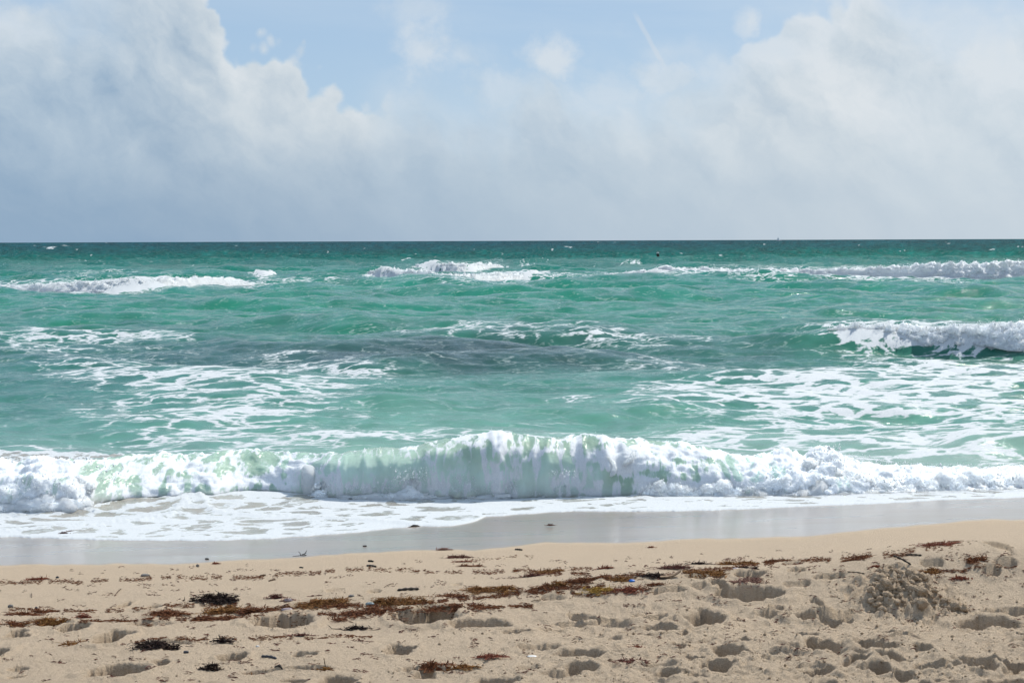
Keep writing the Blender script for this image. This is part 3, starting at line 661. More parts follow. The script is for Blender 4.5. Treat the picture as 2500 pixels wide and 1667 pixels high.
def build_breaker(b):
    t = b['tab']; p0, p1 = t[0][0], t[-1][0]
    y_mid = at_z(.5 * (p0 + p1), np.mean([r[1] for r in t]), 0)[1]
    pxm = FPX / y_mid
    nc = int(min(1300, max(40, (min(p1, 2800) - max(p0, -300)) / 2500 * 1024 * 1.1)))
    pxs = np.linspace(p0, p1, nc); nr = 46 if b['name'] == 'right_near' else 26
    foot, crest = foot_crest(pxs, t); yf = at_z(pxs, foot, 0)[1]; h = np.maximum((foot - crest) / FPX * yf, .02)
    X = (pxs - 1250) / FPX * yf
    near = b['name'] == 'right_near'
    fr = np.where(near, .55, .05) * np.ones(nc)                 # how high above the foot the white starts
    if near:
        fr = np.interp(pxs, [2040, 2090, 2130, 2180, 2230, 2270, 2330, 2370, 2420, 2470, 2600, 3000], [.95, .82, .62, .30, .14, .16, .32, .20, .24, .08, .05, .1])
    th = np.linspace(-.12, 1.15, nr)[:, None]
    # cross-section: from the foot of the white water up over the crest and down the back
    prof_y = (-.15 + 1.25 * np.maximum(th, 0) ** 1.15) * np.ones(nc); prof_z = np.sin(np.clip(th, 0, 1) * math.pi * .60) ** .95
    hh = h[None]; zz = (fr + (1 - fr) * prof_z / 1.0) * hh * 1.02; zfrac = np.clip(zz / hh, 0, 1) + 0 * th
    zz = np.where(th < 0, fr * hh - .02 * hh, zz)
    zz = np.where(th > .8, zz - (th - .8) * hh * 1.2, zz)
    w_ = np.clip(hh, .3, 1)                                     # the white water hugs the front of the swell built in the sea mesh
    tt_ = .5 - np.sin(np.arcsin(1 - 2 * np.clip(zfrac * .98, 0, 1)) / 3)
    yy = yf[None] + 1.9 * w_ - 2.0 * w_ * (1 - tt_) - .16 * hh * np.sin(np.clip(th, 0, 1) * math.pi) ** .5
    top = th > .72
    yy = np.where(top, yf[None] + 1.9 * w_ + (th - .72) * 2.2 * w_, np.minimum(yy, yf[None] + 1.9 * w_))
    yy = np.where(th < 0, yy + .10 * hh, yy)
    xx = X[None] + 0 * yy
    s = 1 / np.clip(y_mid / 40, .7, 2.2)
    N1 = billow(xx * 2.4 * s, (zz * 1.6 + yy * .5) * 2.4 * s, 5, 101, .60)
    amp = hh * (.45 if b['name'] == 'tip' else .20 if not near else .22) * np.sin(np.clip(th + .12, 0, 1.2) / 1.27 * math.pi) ** .5
    N2 = fbm(xx * 1.1, 0 * xx + y_mid, 2, 103)
    yy = yy - amp * N1 * .8 + .15 * hh * N2
    zz = zz + amp * N1 * .9 * ss(th, .1, .6) + .10 * hh * N2 * ss(th, .3, .8)
    tw = min(40, (p1 - p0) * .42); keep = np.sin(np.interp(pxs, [p0, p0 + tw, p1 - tw, p1], [.0, 1, 1, .0]) * math.pi / 2)
    if near: zz = zz - (1 - keep) * .10
    else: zz = zz * (.10 + .90 * keep) - .03 * (1 - keep)
    root = bpy.data.objects.new('breaking_wave', None); root.location = (0, 0, 0); SC.collection.objects.link(root)
    xb, yb = float(X.mean()), float(yf.mean()); root.location = (xb, yb, 0)
    off = np.array([xb, yb, 0])
    o = mesh_obj('foam_crest', np.stack([xx, yy, zz], -1).reshape(-1, 3) - off, grid_faces(nr, nc), M_FOAM_FAR, True, root)
    # spray thrown off the crest and tumbling down the face
    n = int(nc * (34 if near else 14))
    i = rng.integers(0, nc, n); tt = np.where(rng.random(n) < .45, rng.normal(.62, .07, n), rng.uniform(0, .8, n))
    r = np.clip((np.clip(tt, 0, 1.1) + .12) / 1.27 * (nr - 1), 0, nr - 1).astype(int)
    P = np.stack([xx[r, i], yy[r, i], zz[r, i]], -1)
    P += np.stack([rng.normal(0, .04, n), -np.abs(rng.normal(0, .10, n)) * h[i], np.abs(rng.normal(0, .06, n)) * h[i]], -1) * 1.2
    low = rng.random(n) < .15; P[low, 2] -= np.minimum(.2 * h[i][low], P[low, 2] * .6)
    S = np.abs(rng.lognormal(0, .5, n)) * y_mid * (.00017 if near else .00016)
    d = drops(P - off, S, 'spray', M_DROP, root); d['kind'] = 'stuff'
    tag(root, b['label'], 'wave', 'white breakers rolling in far behind the shore break')
for b in BREAKERS: build_breaker(b)

# ------------------------------------------------------------------ shore break
#  px, crest_py, base_py, depth of front m, roundness, foam, lump
SB = [(-900,1135,1245,.8,.9,.85,.05),(-200,1132,1245,.7,.8,.85,.05),(0,1127,1240,.85,1.0,.95,.055),(100,1124,1240,.85,1.0,.98,.06),(175,1130,1238,.85,1.0,.85,.045),(225,1122,1222,.85,1.1,.55,.030),(300,1116,1210,1.0,1.3,.62,.030),
 (400,1112,1205,1.05,1.4,.58,.035),(520,1106,1200,1.0,1.4,.55,.035),(600,1098,1190,.95,1.5,.36,.025),(680,1108,1192,.9,1.2,.60,.030),(740,1112,1200,.7,.9,.45,.020),(800,1106,1208,.52,.62,.30,.008),(900,1100,1210,.50,.55,.13,.006),(1000,1090,1210,.50,.52,.14,.006),
 (1080,1076,1210,.48,.5,.22,.006),(1140,1064,1210,.46,.5,.28,.007),(1200,1056,1211,.46,.48,.44,.010),(1250,1060,1210,.46,.48,.40,.008),(1320,1070,1208,.46,.5,.34,.008),(1380,1069,1206,.46,.55,.50,.010),(1430,1061,1205,.5,.6,.45,.014),
 (1500,1068,1204,.55,.7,.52,.020),(1580,1078,1205,.7,.9,.58,.030),(1660,1084,1208,.8,1.0,.60,.035),(1740,1096,1212,.8,1.0,.50,.030),(1800,1112,1216,.65,.8,.50,.030),(1870,1116,1219,.8,.9,.85,.06),(1950,1110,1221,.95,1.0,1.0,.08),
 (2010,1106,1222,.95,1.0,1.0,.085),(2080,1124,1221,.95,1.0,1.0,.07),(2160,1140,1220,.95,1.0,.98,.065),(2260,1148,1219,.95,1.0,.95,.06),(2380,1150,1218,.95,1.0,.95,.06),(2500,1150,1216,.95,1.0,.95,.06),(3400,1150,1210,.95,1.0,.95,.06)]
WFOAM = [(690,1150,60,30,.5),(1215,1130,18,80,.55),(1190,1068,60,14,.5),(1160,1085,30,12,.45),(1460,1115,70,22,.5),(1380,1180,60,22,.35),(1520,1130,50,40,.5),(1600,1100,110,14,.55),(1720,1110,80,12,.45),(1430,1140,24,30,.3),
 (1290,1100,60,14,.3),(820,1100,60,6,.35),(1030,1100,80,7,.3),(870,1125,14,30,.25),(1300,1150,20,40,.25),(560,1115,16,22,.3),(450,1140,60,10,.35),(380,1175,90,20,.3),(600,1180,160,14,.5),(1030,1190,220,22,.35),(800,1190,50,30,.6),(1760,1190,120,20,.55),(1640,1190,100,14,.5),(1100,1072,60,5,.4)]
WHOLE = [(640,1135,55,26,.75),(540,1150,26,12,.6),(700,1160,30,10,.4),(1600,1160,60,14,.5),(1480,1168,50,18,.5),(1660,1125,26,10,.6),(430,1160,40,8,.4),(350,1130,30,8,.4),(300,1175,50,10,.5),(1900,1205,26,8,.3),(940,1140,120,26,.2),(1140,1130,26,40,.15)]
WT = [(1040,(.20,.40,.33)),(1085,(.40,.54,.42)),(1120,(.52,.70,.58)),(1160,(.62,.80,.72)),(1200,(.66,.79,.75)),(1240,(.50,.50,.44))]

def sb(px, k, w=18): return smooth_interp(px, SB, k, w)
def build_shore_break():
    nr_b, nr_f = 60, 150
    k = np.concatenate([np.linspace(-1.0, -.44, 110)[:-1], np.linspace(-.44, .44, 1040), np.linspace(.44, 1.0, 110)[1:]]); nc = len(k); pxs = 1250 + FPX * k
    base = sb(pxs, 2) + 2.0 * gn(pxs / 60, 0 * pxs, 111); crest = sb(pxs, 1) + 3.0 * gn(pxs / 45, 0 * pxs, 112) + 1.5 * gn(pxs / 14, 0 * pxs, 113)
    dfr = sb(pxs, 3); p = sb(pxs, 4); fo = sb(pxs, 5); lum = sb(pxs, 6)
    zb = .04
    yb = at_z(pxs, base, zb)[1]; yc = yb + dfr
    zc = CAM_H - yc * (crest - HOR + ROLL * FPX * k) / FPX
    # back of the wave
    tb = np.linspace(0, 1, nr_b, endpoint=False)[:, None]
    yB = yc + (1 - tb) ** 1.3 * 2.6
    zB = -.07 + (zc + .07) * (ss(tb, -.1, 1.0) ** 1.6)
    # front: superellipse from the crest down to the foot
    ph = np.linspace(0, 1, nr_f)[:, None] * (math.pi / 2)
    yF = yc - dfr * np.sin(ph) ** np.where(p < 1, .95, 1.0); zF = zb - .05 + (zc - zb + .05) * np.cos(ph) ** np.maximum(p, .3)
    yy = np.concatenate([yB, yF]); zz = np.concatenate([zB, zF])
    n = yy.shape[0]
    xx = k[None] * yy
    # arc length down the section, used for noise and for the foam pattern
    arc = np.zeros_like(yy); arc[1:] = np.cumsum(np.hypot(np.diff(yy, axis=0), np.diff(zz, axis=0)), axis=0)
    arc = arc - arc[nr_b][None]
    # normals of the section
    dy = np.gradient(yy, axis=0); dz = np.gradient(zz, axis=0); L = np.hypot(dy, dz) + 1e-9
    ny, nz = dz / L, -dy / L
    front = np.concatenate([np.zeros((nr_b, 1)), np.ones((nr_f, 1))]) * np.ones(nc)
    fw = ss(arc, -.9, -.1)                                    # fade of relief towards the sea behind
    flute = fbm(xx * 5.5 + .25 * gn(xx * 2, arc * 3, 120), arc * 1.1, 4, 121, .55)
    bil = billow(xx * 6.5, arc * 7.0, 5, 122, .58)
    bil2 = billow(xx * 1.7, arc * 2.2, 2, 124, .5)
    soft = fbm(xx * 2.1, arc * 2.0, 3, 123)
    d = fw * (.0045 * fbm(xx * 24, arc * 3.5, 3, 129) + .012 * flute + lum * (.36 * bil + .85 * bil2) + .018 * soft)
    # the white column of falling water, and thrown ropes of foam
    def ridge(cx, w, a0, a1, amp, slant=0.0, s=130):
        c = (cx - 1250) / FPX * 16.4
        u = xx - c - slant * (arc - a0) - .03 * gn(arc * 5, 0 * arc + cx, s)
        return amp * np.exp(-(u / w) ** 2) * ss(arc, a0 - .1, a0 + .1) * ss(arc, a1 + .15, a1 - .05)
    for a in [(1222,.055,-.1,.95,.040,.0),(1196,.04,.0,.6,.025,.12),(1255,.04,-.05,.5,.03,-.35),(870,.035,.05,.55,.02,.15),(905,.03,.05,.5,.016,.2),(1310,.04,.1,.7,.022,-.1),(1345,.05,.05,.8,.03,-.12),
              (1425,.05,.1,.7,.03,.1),(1480,.07,.1,.7,.05,.12),(1530,.07,.15,.6,.05,.1),(563,.05,.05,.4,.06,.05),(330,.06,.1,.5,.05,-.2),(820,.03,.1,.7,.02,.1)]:
        d = d + ridge(*a)
    taper = ss(arc, arc[-1][None] - .0 + 0 * arc, arc[-1][None] - .12)   # meet the foot cleanly
    d = d * (.35 + .65 * taper)
    yy2 = yy + ny * d; zz2 = zz + nz * d
    # ragged crest where it is white
    zz2 = zz2 + np.exp(-(arc / .12) ** 2) * fo * .03 * np.maximum(billow(xx * 9, arc * 3, 3, 126), 0)
    # far behind, the back sinks under the sea surface
    px, py = proj(xx, yy2, zz2)
    f = fo[None] * np.interp(arc, [-2.6, -1.0, -.25, .05, 2], [.25, .6, 1.0, 1.0, 1.0])
    f = np.where(f < .3, f, f)
    wx, wy = 14 * fbm(px / 60, py / 40, 3, 127), 8 * fbm(px / 50, py / 30, 3, 128)
    for cx, cy, rx, ry, s in WFOAM: f = f + s * ss(np.hypot((px + wx - cx) / rx, (py + wy - cy) / ry), 1.2, .3)
    for cx, cy, rx, ry, s in WHOLE: f = f - s * ss(np.hypot((px + wx - cx) / rx, (py + wy - cy) / ry), 1.2, .3)
    f = f + .10 * np.clip(flute, -1, 1) * front * (fo[None] < .5)
    f = np.clip(f, 0, 1.2)
    tint = np.stack([np.interp(py + wy, [a for a, _ in WT], [c[i] for _, c in WT]) for i in range(3)], -1)
    gr = (ss(px, 760, 660) + ss(px, 1440, 1520) * ss(px, 1850, 1700))[..., None]   # thicker, greener water in the broken parts
    gr = np.clip(gr, 0, 1) * ss(py, 1235, 1180)[..., None]
    tint = tint * (1 - gr) + np.array([.42, .58, .46]) * gr
    tint = tint * (1 + .10 * flute[..., None] * front[..., None])
    ob = mesh_obj('shore_break_water', np.stack([xx, yy2, zz2], -1).reshape(-1, 3), grid_faces(n, nc, True), M_CURL)
    set_attr(ob, 'foam', f.ravel()); set_attr(ob, 'tint', rgba(np.clip(tint, .01, .9)).reshape(-1, 4), 'FLOAT_COLOR')
    sx = np.where(fo[None] < .5, 1.6, 1.1) * np.ones_like(arc)
    set_attr(ob, 'fuv', np.stack([xx * 2.6, arc * np.interp(arc, [-.3, .2], [2.2, .95]), 0 * xx], -1).reshape(-1, 3), 'FLOAT_VECTOR')
    set_attr(ob, 'far', np.zeros(n * nc)); set_attr(ob, 'clear', (.60 * ss(arc, .02, -.12) * ss(f, 1.0, .5) + .0).ravel())
    return ob, (xx, yy2, zz2, pxs, yb, zc, nr_b)
root_sb = bpy.data.objects.new('shore_break_wave', None); SC.collection.objects.link(root_sb)
root_sb.location = (0, 16.2, 0)
tag(root_sb, 'curling shore break with pale green face collapsing into white foam along the beach', 'wave')
wob, (WX, WY, WZ, WPX, WYB, WZC, WNB) = build_shore_break()
wob.name = 'curling_face'; wob.parent = root_sb; wob.matrix_parent_inverse = Matrix.Translation((0, -16.2, 0))

def adopt(o, root, inv):
    o.parent = root; o.matrix_parent_inverse = Matrix.Translation(inv)
def ico(sub=3):
    import bmesh
    bm = bmesh.new(); bmesh.ops.create_icosphere(bm, subdivisions=sub, radius=1)
    v = np.array([p.co[:] for p in bm.verts]); f = np.array([[q.index for q in p.verts] for p in bm.faces]); bm.free()
    return v, f
ICO4 = ico(5); ICO3 = ico(4); ICO2 = ico(3); ICO1 = ico(2)
def sphere_noise(v, sc, seed, o=4, fn=billow, g=.55):
    return (fn(v[:, 0] * sc + 5, v[:, 1] * sc + v[:, 2] * sc * .7, o, seed, g) + fn(v[:, 2] * sc - 3, v[:, 0] * sc * .6 - v[:, 1] * sc, o, seed + 9, g)) * .5
# whitewater lumps: px, foot_py, half width px, height px, sharpness
LUMPS = [(845,1212,34,24),(880,1214,30,26),(915,1214,34,34),(950,1214,30,30),(985,1214,40,52),(1008,1213,34,60),(1040,1213,34,40),(1075,1212,36,26),(1110,1212,26,16),(1160,1212,36,22),(1195,1214,34,30),(1222,1214,30,38),
 (778,1212,22,30),(1330,1210,34,20),(1370,1208,26,24),(1290,1210,30,10),(1620,1214,34,34),(1660,1216,34,32),(1590,1213,24,24),(1700,1217,34,24),(1745,1218,40,34),(1790,1221,44,44),(1830,1223,34,30),(1870,1222,40,60),(1920,1223,44,70),
 (1965,1224,44,76),(2005,1222,44,104),(2040,1223,44,80),(2085,1222,44,66),(2130,1222,44,60),(2175,1222,44,54),(2220,1221,44,58),(2265,1221,44,50),(2310,1220,44,56),(2355,1220,44,52),(2400,1219,44,56),(2445,1219,44,54),(2490,1218,44,56),(2540,1218,44,56),(2590,1217,44,56),
 (20,1242,44,56),(60,1243,40,70),(100,1243,44,82),(140,1243,40,76),(175,1240,30,60),(-25,1243,44,56),(-80,1243,44,60)]
LUMPS += [(a, 1218, 44, 50 + 8 * math.sin(a)) for a in range(2640, 3500, 48)] + [(a, 1243, 44, 60 + 8 * math.sin(a)) for a in range(-900, -120, 50)]
def build_lumps():
    V, F, n0 = [], [], 0
    r3 = np.random.default_rng(33)
    items = []
    for (cx, fy, hw, hp) in LUMPS:
        items.append((cx, fy, hw * 1.05, hp * .45, 0, .17))
        for _ in range(11):
            u = r3.random(); sz = r3.uniform(.16, .46)
            items.append((cx + r3.normal(0, .62) * hw * (1 - .3 * u), fy, hw * sz, min(hw, hp) * sz * 1.1, u * hp * .82, .10 + (.85 if (cx > 1850 or cx < 200) else .3) * u * hp / 210 + .04 * r3.random()))
    for i, (cx, fy, hw, hp, lift, dep) in enumerate(items):
        v, f = ICO3 if i % 9 == 0 else ICO2
        y0 = at_z(cx, fy, .03)[1]
        r = hw / FPX * y0; hgt = hp / FPX * y0; lf_ = lift / FPX * y0
        nz_ = sphere_noise(v + i * 3.1, 1.7, 200 + i, 5, billow, .72)
        sp = np.maximum(sphere_noise(v + i * 1.3, 3.2, 700 + i, 2, fbm, .6), 0) ** 1.5
        v2 = v * (1 + .26 * nz_ + .30 * sp)[:, None]
        P = np.stack([v2[:, 0] * r * 1.1, v2[:, 1] * min(.26, r * 1.2), np.clip(v2[:, 2], -.6 if lift else -.2, 3) * hgt], -1)
        P += np.array([(cx - 1250) / FPX * (y0 + .12), y0 + dep, lf_ - .01])
        V.append(P); F.append(f + n0); n0 += len(v)
    o = mesh_obj('tumbling_foam', np.concatenate(V), np.concatenate(F), M_FOAM); o['kind'] = 'stuff'; adopt(o, root_sb, (0, -16.2, 0))
    # spray: fans of drops thrown up from the foot
    P, S = [], []
    for i, (cx, fy, hw, hp) in enumerate(LUMPS):
        y0 = at_z(cx, fy, .03)[1]; r = hw / FPX * y0; hgt = hp / FPX * y0
        m = 300 if hp > 45 else 240
        a = rng.normal(0, .8, m); q = rng.random(m) ** .5
        rad = rng.normal(1.0, .12, m) + (rng.random(m) < .15) * rng.exponential(.16, m)
        X = (cx - 1250) / FPX * y0 + np.sin(a) * r * 1.15 * rad
        Z = np.abs(np.cos(a)) ** .7 * hgt * rad * .95 * np.where(rng.random(m) < .6, 1, rng.random(m))
        Yv = y0 + .12 - .15 * rng.random(m)
        P.append(np.stack([X, Yv, Z + .01], -1)); S.append(rng.lognormal(0, .6, m) * .0025)
    # crest spray and drops down the falling sheet
    nn = 5200; c = rng.integers(0, len(WPX), nn); pxs = WPX[c]; fo = sb(pxs, 5)
    keep = rng.random(nn) < (.25 + .75 * fo); c = c[keep]; m = len(c)
    row = np.clip(WNB + (rng.random(m) ** 1.4 * 125).astype(int), 0, WX.shape[0] - 1)
    Q = np.stack([WX[row, c], WY[row, c], WZ[row, c]], -1); Q[:, 1] -= rng.exponential(.012, m); Q[:, 2] += rng.normal(0, .015, m) * (rng.random(m) < .5)
    P.append(Q); S.append(rng.lognormal(0, .45, m) * .0026)
    # fine curtain of spray at the left end and over the right-hand white water
    for x0, x1, yt, yb_, m in ((-60, 215, 1122, 1240, 5200), (1860, 2620, 1120, 1215, 4600), (225, 300, 1135, 1180, 400), (1985, 2060, 1090, 1130, 500), (2050, 2120, 1112, 1140, 200), (1100, 1160, 1165, 1205, 260), (1235, 1262, 1175, 1210, 160), (955, 1040, 1145, 1180, 300), (1340, 1410, 1150, 1170, 140)):
        px = rng.uniform(x0, x1, m); u = rng.random(m); slope = .75 if x1 - x0 > 200 else .1
        cr = np.maximum(sb(px, 1) - 14, yt) if x1 - x0 > 200 else yt
        py = cr + (yb_ - cr) * u ** 1.1 + rng.normal(0, 3, m)
        yv = at_z(px, 1236 if x1 < 400 else 1217, .03)[1] + rng.uniform(-.05, .12, m) + slope * np.clip((yb_ - py) / (yb_ - cr), 0, 1)
        q = (py - HOR + ROLL * (px - 1250)) / FPX
        P.append(np.stack([(px - 1250) / FPX * yv, yv, CAM_H - q * yv], -1)); S.append(rng.lognormal(0, .6, m) * .0025)
    P = np.concatenate(P); S = np.concatenate(S)
    o = drops(P, S, 'spray', M_DROP, None, 1.5); o['kind'] = 'stuff'; adopt(o, root_sb, (0, -16.2, 0))
build_lumps()

def tube(points, radii, seg=10, flat=1.0, noise=0.0, seed=0):
    P = np.array(points, float); n = len(P); T = np.gradient(P, axis=0); T /= np.linalg.norm(T, axis=1)[:, None] + 1e-9
    up = np.array([0, 0, 1.0]); A = np.cross(T, up); bad = np.linalg.norm(A, axis=1) < .1; A[bad] = np.cross(T[bad], [0, 1.0, 0]); A /= np.linalg.norm(A, axis=1)[:, None]
    B = np.cross(A, T); th = np.linspace(0, 2 * math.pi, seg, endpoint=False)
    r = np.array(radii)[:, None] * np.ones(seg)
    if noise: r = r * (1 + noise * billow(np.arange(n)[:, None] * .35 + 0 * th, th[None] * 1.1 + seed, 3, seed + 300))
    V = P[:, None] + r[..., None] * (np.cos(th)[None, :, None] * A[:, None] + flat * np.sin(th)[None, :, None] * B[:, None])
    i = np.arange(n - 1)[:, None] * seg + np.arange(seg)[None]; j = np.arange(n - 1)[:, None] * seg + (np.arange(seg)[None] + 1) % seg
    F = np.stack([i, i + seg, j + seg, j], -1).reshape(-1, 4)
    return V.reshape(-1, 3), F
def spline(pts, n):
    pts = np.array(pts, float); t = np.linspace(0, len(pts) - 1, n); o = []
    for q in t:
        i = min(int(q), len(pts) - 2); f = q - i
        p0, p1, p2, p3 = pts[max(i - 1, 0)], pts[i], pts[i + 1], pts[min(i + 2, len(pts) - 1)]
        o.append(.5 * ((2 * p1) + (-p0 + p2) * f + (2 * p0 - 5 * p1 + 4 * p2 - p3) * f * f + (-p0 + 3 * p1 - 3 * p2 + p3) * f ** 3))
    return np.array(o)
# ropes and sheets of foam thrown out in front of the face: (px,py, metres in front of foot line, radius px)
ROPES = [
 [(1480,1118,.0,7),(1498,1135,.05,8),(1500,1155,.06,10),(1490,1165,.05,6)],
 [(1548,1092,.0,4),(1547,1110,.05,8),(1540,1125,.06,10),(1520,1138,.04,6)],
 [(246,1128,.05,1.5),(243,1140,.06,2.5),(250,1152,.05,4),(262,1165,.03,6)],
]
def build_ropes():
    V, F, n0 = [], [], 0
    for i, r in enumerate(ROPES):
        pts = []; rad = []
        for px, py, fr, w in r:
            yv = float(at_z(px, sb(np.array(float(px)), 2), .04)[1]) - fr
            # stand in front of the local surface of the wave
            c = int(np.argmin(np.abs(WPX - px))); col = WZ[WNB:, c]; q = (py - HOR + ROLL * (px - 1250)) / FPX
            z = CAM_H - q * yv; j = int(np.argmin(np.abs(col - z))); yv = WY[WNB + j, c] - fr * .6
            pts.append(((px - 1250) / FPX * yv, yv, CAM_H - q * yv)); rad.append(w * .62 / FPX * yv)
        n = len(pts) * 9; P = spline(pts, n); R_ = np.interp(np.linspace(0, 1, n), np.linspace(0, 1, len(rad)), rad)
        R_ = R_ * np.minimum(1, np.minimum(np.arange(n), np.arange(n)[::-1]) / 4 + .15)
        P = P + .008 * np.stack([gn(np.arange(n) * .3, 0 * P[:, 0] + i, 310), gn(np.arange(n) * .3, 0 * P[:, 0] + i, 311), gn(np.arange(n) * .3, 0 * P[:, 0] + i, 312)], -1)
        v, f = tube(P, R_, 14, 1.2, .30, i); V.append(v); F.append(f + n0); n0 += len(v)
    o = mesh_obj('foam_ropes', np.concatenate(V), np.concatenate(F), M_FOAM); o['kind'] = 'stuff'; adopt(o, root_sb, (0, -16.2, 0))
    # smooth domes of foam left of the curl
    V, F, n0 = [], [], 0
    for i, (cx, fy, hw, hp, dy) in enumerate([(765,1203,34,68,.16),(800,1208,22,40,.08),(722,1178,40,18,.30),(700,1186,70,16,.35),(600,1192,60,10,.4),(845,1152,12,20,.1)]):
        v, f = ICO3; y0 = at_z(cx, fy, .03)[1]; r = hw / FPX * y0; hgt = hp / FPX * y0
        nz_ = sphere_noise(v + i * 5.1, .9, 260 + i, 4, fbm, .5)
        P = v * (1 + .16 * nz_)[:, None] * np.array([r, min(r, .22), hgt]) ; P[:, 2] = np.maximum(P[:, 2], -.03)
        P[:, 0] += -.25 * P[:, 2]
        P += np.array([(cx - 1250) / FPX * (y0 + dy), y0 + dy, 0]); V.append(P); F.append(f + n0); n0 += len(v)
    o = mesh_obj('foam_domes', np.concatenate(V), np.concatenate(F), M_FOAM); o['kind'] = 'stuff'; adopt(o, root_sb, (0, -16.2, 0))
build_ropes()

# ------------------------------------------------------------------ swash: thin foamy sheet running up the sand
WLINE = [(-900,1330),(-200,1318),(0,1317),(70,1319),(130,1322),(300,1327),(500,1328),(640,1323),(780,1313),(880,1305),(950,1296),(1010,1291),(1090,1291),(1140,1284),(1165,1276),(1178,1267),(1250,1262),(1330,1256),(1410,1252),(1450,1253),(1560,1254),(1700,1252),(1800,1249),(2000,1240),(2150,1235),(2300,1226),(2420,1222),(2500,1220),(3400,1200)]
RIDGES = [([(-200,1308),(0,1306),(90,1302),(200,1292),(330,1282),(400,1268),(437,1248),(455,1228),(478,1208)], 8, .016),
          ([(470,1212),(480,1238),(498,1252),(540,1262),(640,1270),(800,1276),(950,1284),(1010,1290)], 5, .013),
          ([(1178,1252),(1120,1245),(1060,1243)], 4, .006), ([(1560,1252),(1650,1242),(1720,1235)], 4, .006), ([(1540,1215),(1580,1222),(1640,1228),(1700,1226)], 4, .008),
          ([(1180,1238),(1300,1240),(1330,1246),(1420,1238)], 3, .006)]
def seg_dist(px, py, poly, ysc=3.0):
    d = np.full(px.shape, 1e9)
    for (x0, y0), (x1, y1) in zip(poly[:-1], poly[1:]):
        ax, ay, bx, by = x0, y0 * ysc, x1, y1 * ysc
        t = np.clip(((px - ax) * (bx - ax) + (py * ysc - ay) * (by - ay)) / ((bx - ax) ** 2 + (by - ay) ** 2), 0, 1)
        d = np.minimum(d, np.hypot(px - ax - t * (bx - ax), py * ysc - ay - t * (by - ay)))
    return d / ysc
def build_swash():
    nr = 180; pxs = np.concatenate([np.linspace(-2400, -350, 90)[:-1], np.linspace(-350, 2850, 1060), np.linspace(2850, 4900, 90)[1:]]); nc = len(pxs)
    wl = smooth_interp(pxs, WLINE, 1, 8) + 1.4 * gn(pxs / 40, 0 * pxs, 141) + .6 * gn(pxs / 9, 0 * pxs, 142) - .2
    t = np.linspace(0, 1, nr)[:, None] ** 1.25
    top = 1188.0
    PY = wl + (top - wl) * t; PX = pxs[None] + 0 * PY
    # solve ground position on the sand
    z = np.full(PY.shape, .2)
    for _ in range(10):
        x, y = at_z(PX, PY, z); z = .5 * z + .5 * z_base(x, y)
    z = np.maximum(z_base(x, y), -.04)
    d = (wl - PY)                                              # px from the edge
    dm = d / FPX * y * y / 2.8 * 1.0                           # metres up-slope from the edge
    th = .014 * (1 - np.exp(-dm / .035)) + .012 * ss(dm, .05, .6) + .006 * np.exp(-((dm - .035) / .03) ** 2)
    th = th * ss(dm, -.001, .01) - .004 * (dm < .004)
    for poly, w, a in RIDGES:
        dd = seg_dist(PX + 3 * gn(PX / 30, PY / 9, 144), PY, poly)
        th = th + 1.7 * a * np.exp(-(dd / (w * .7)) ** 2) * (1 + .4 * gn(PX / 12, PY / 5, 145))
    th = th + .006 * fbm(x * 2.2, y * 5, 3, 143) * ss(dm, .1, .6) + .0035 * np.maximum(billow(x * 6, y * 9, 3, 146), 0) * ss(dm, .02, .2)
    lf = ss(PX, 700, 350) * ss(PY, 1300, 1250)
    th = th + lf * .022 * billow(x * 2.6, y * 5.5, 3, 147)
    zz = z + th
    f = .74 + .12 * ss(d, 6, 0) + .06 * gn(PX / 180, PY / 14, 148)
    f = f - .14 * ss(np.abs(gn(PX / 300, PY / 22, 149)), .15, .6) - .20 * lf
    f = f + .25 * ss(PX, 1250, 1500) * 0
    for poly, w, a in RIDGES:
        f = f + .40 * np.exp(-(seg_dist(PX, PY, poly) / (w * 1.1)) ** 2)
    for cx, cy, rx, ry, s in [(1365,1214,22,6,.7),(1550,1216,34,7,.6),(1240,1218,24,4,.3),(1180,1226,60,4,.3),(1690,1218,20,3,.3),(200,1240,120,12,.45),(350,1232,90,14,.45),(60,1255,160,12,.3),(620,1250,150,6,.3),(700,1262,200,5,.25),(920,1240,140,5,.25),(1480,1240,40,3,.4),(1830,1224,40,3,.4),(300,1300,380,12,.18),(700,1296,300,10,.16),(560,1316,500,7,.12),(1600,1222,20,3,.4)]:
        f = f - s * ss(np.hypot((PX + 14 * gn(PX / 40, PY / 8, 150) - cx) / rx, (PY - cy) / ry), 1.25, .3)
    f = f + .35 * ss(d, 4.5, 1.5)
    ob = mesh_obj('swash_water', np.stack([x, y, zz], -1).reshape(-1, 3), grid_faces(nr, nc), M_WATER)
    tn = np.array([.36, .34, .29]) * (1 + .15 * gn(PX / 90, PY / 9, 151))[..., None]
    set_attr(ob, 'foam', np.clip(f, 0, 1.2).ravel()); set_attr(ob, 'tint', rgba(tn).reshape(-1, 4), 'FLOAT_COLOR')
    set_attr(ob, 'fuv', np.stack([x * 1.15, y * 1.25, 0 * x], -1).reshape(-1, 3), 'FLOAT_VECTOR'); set_attr(ob, 'far', np.zeros(x.size))
    tag(ob, kind='structure')
build_swash()

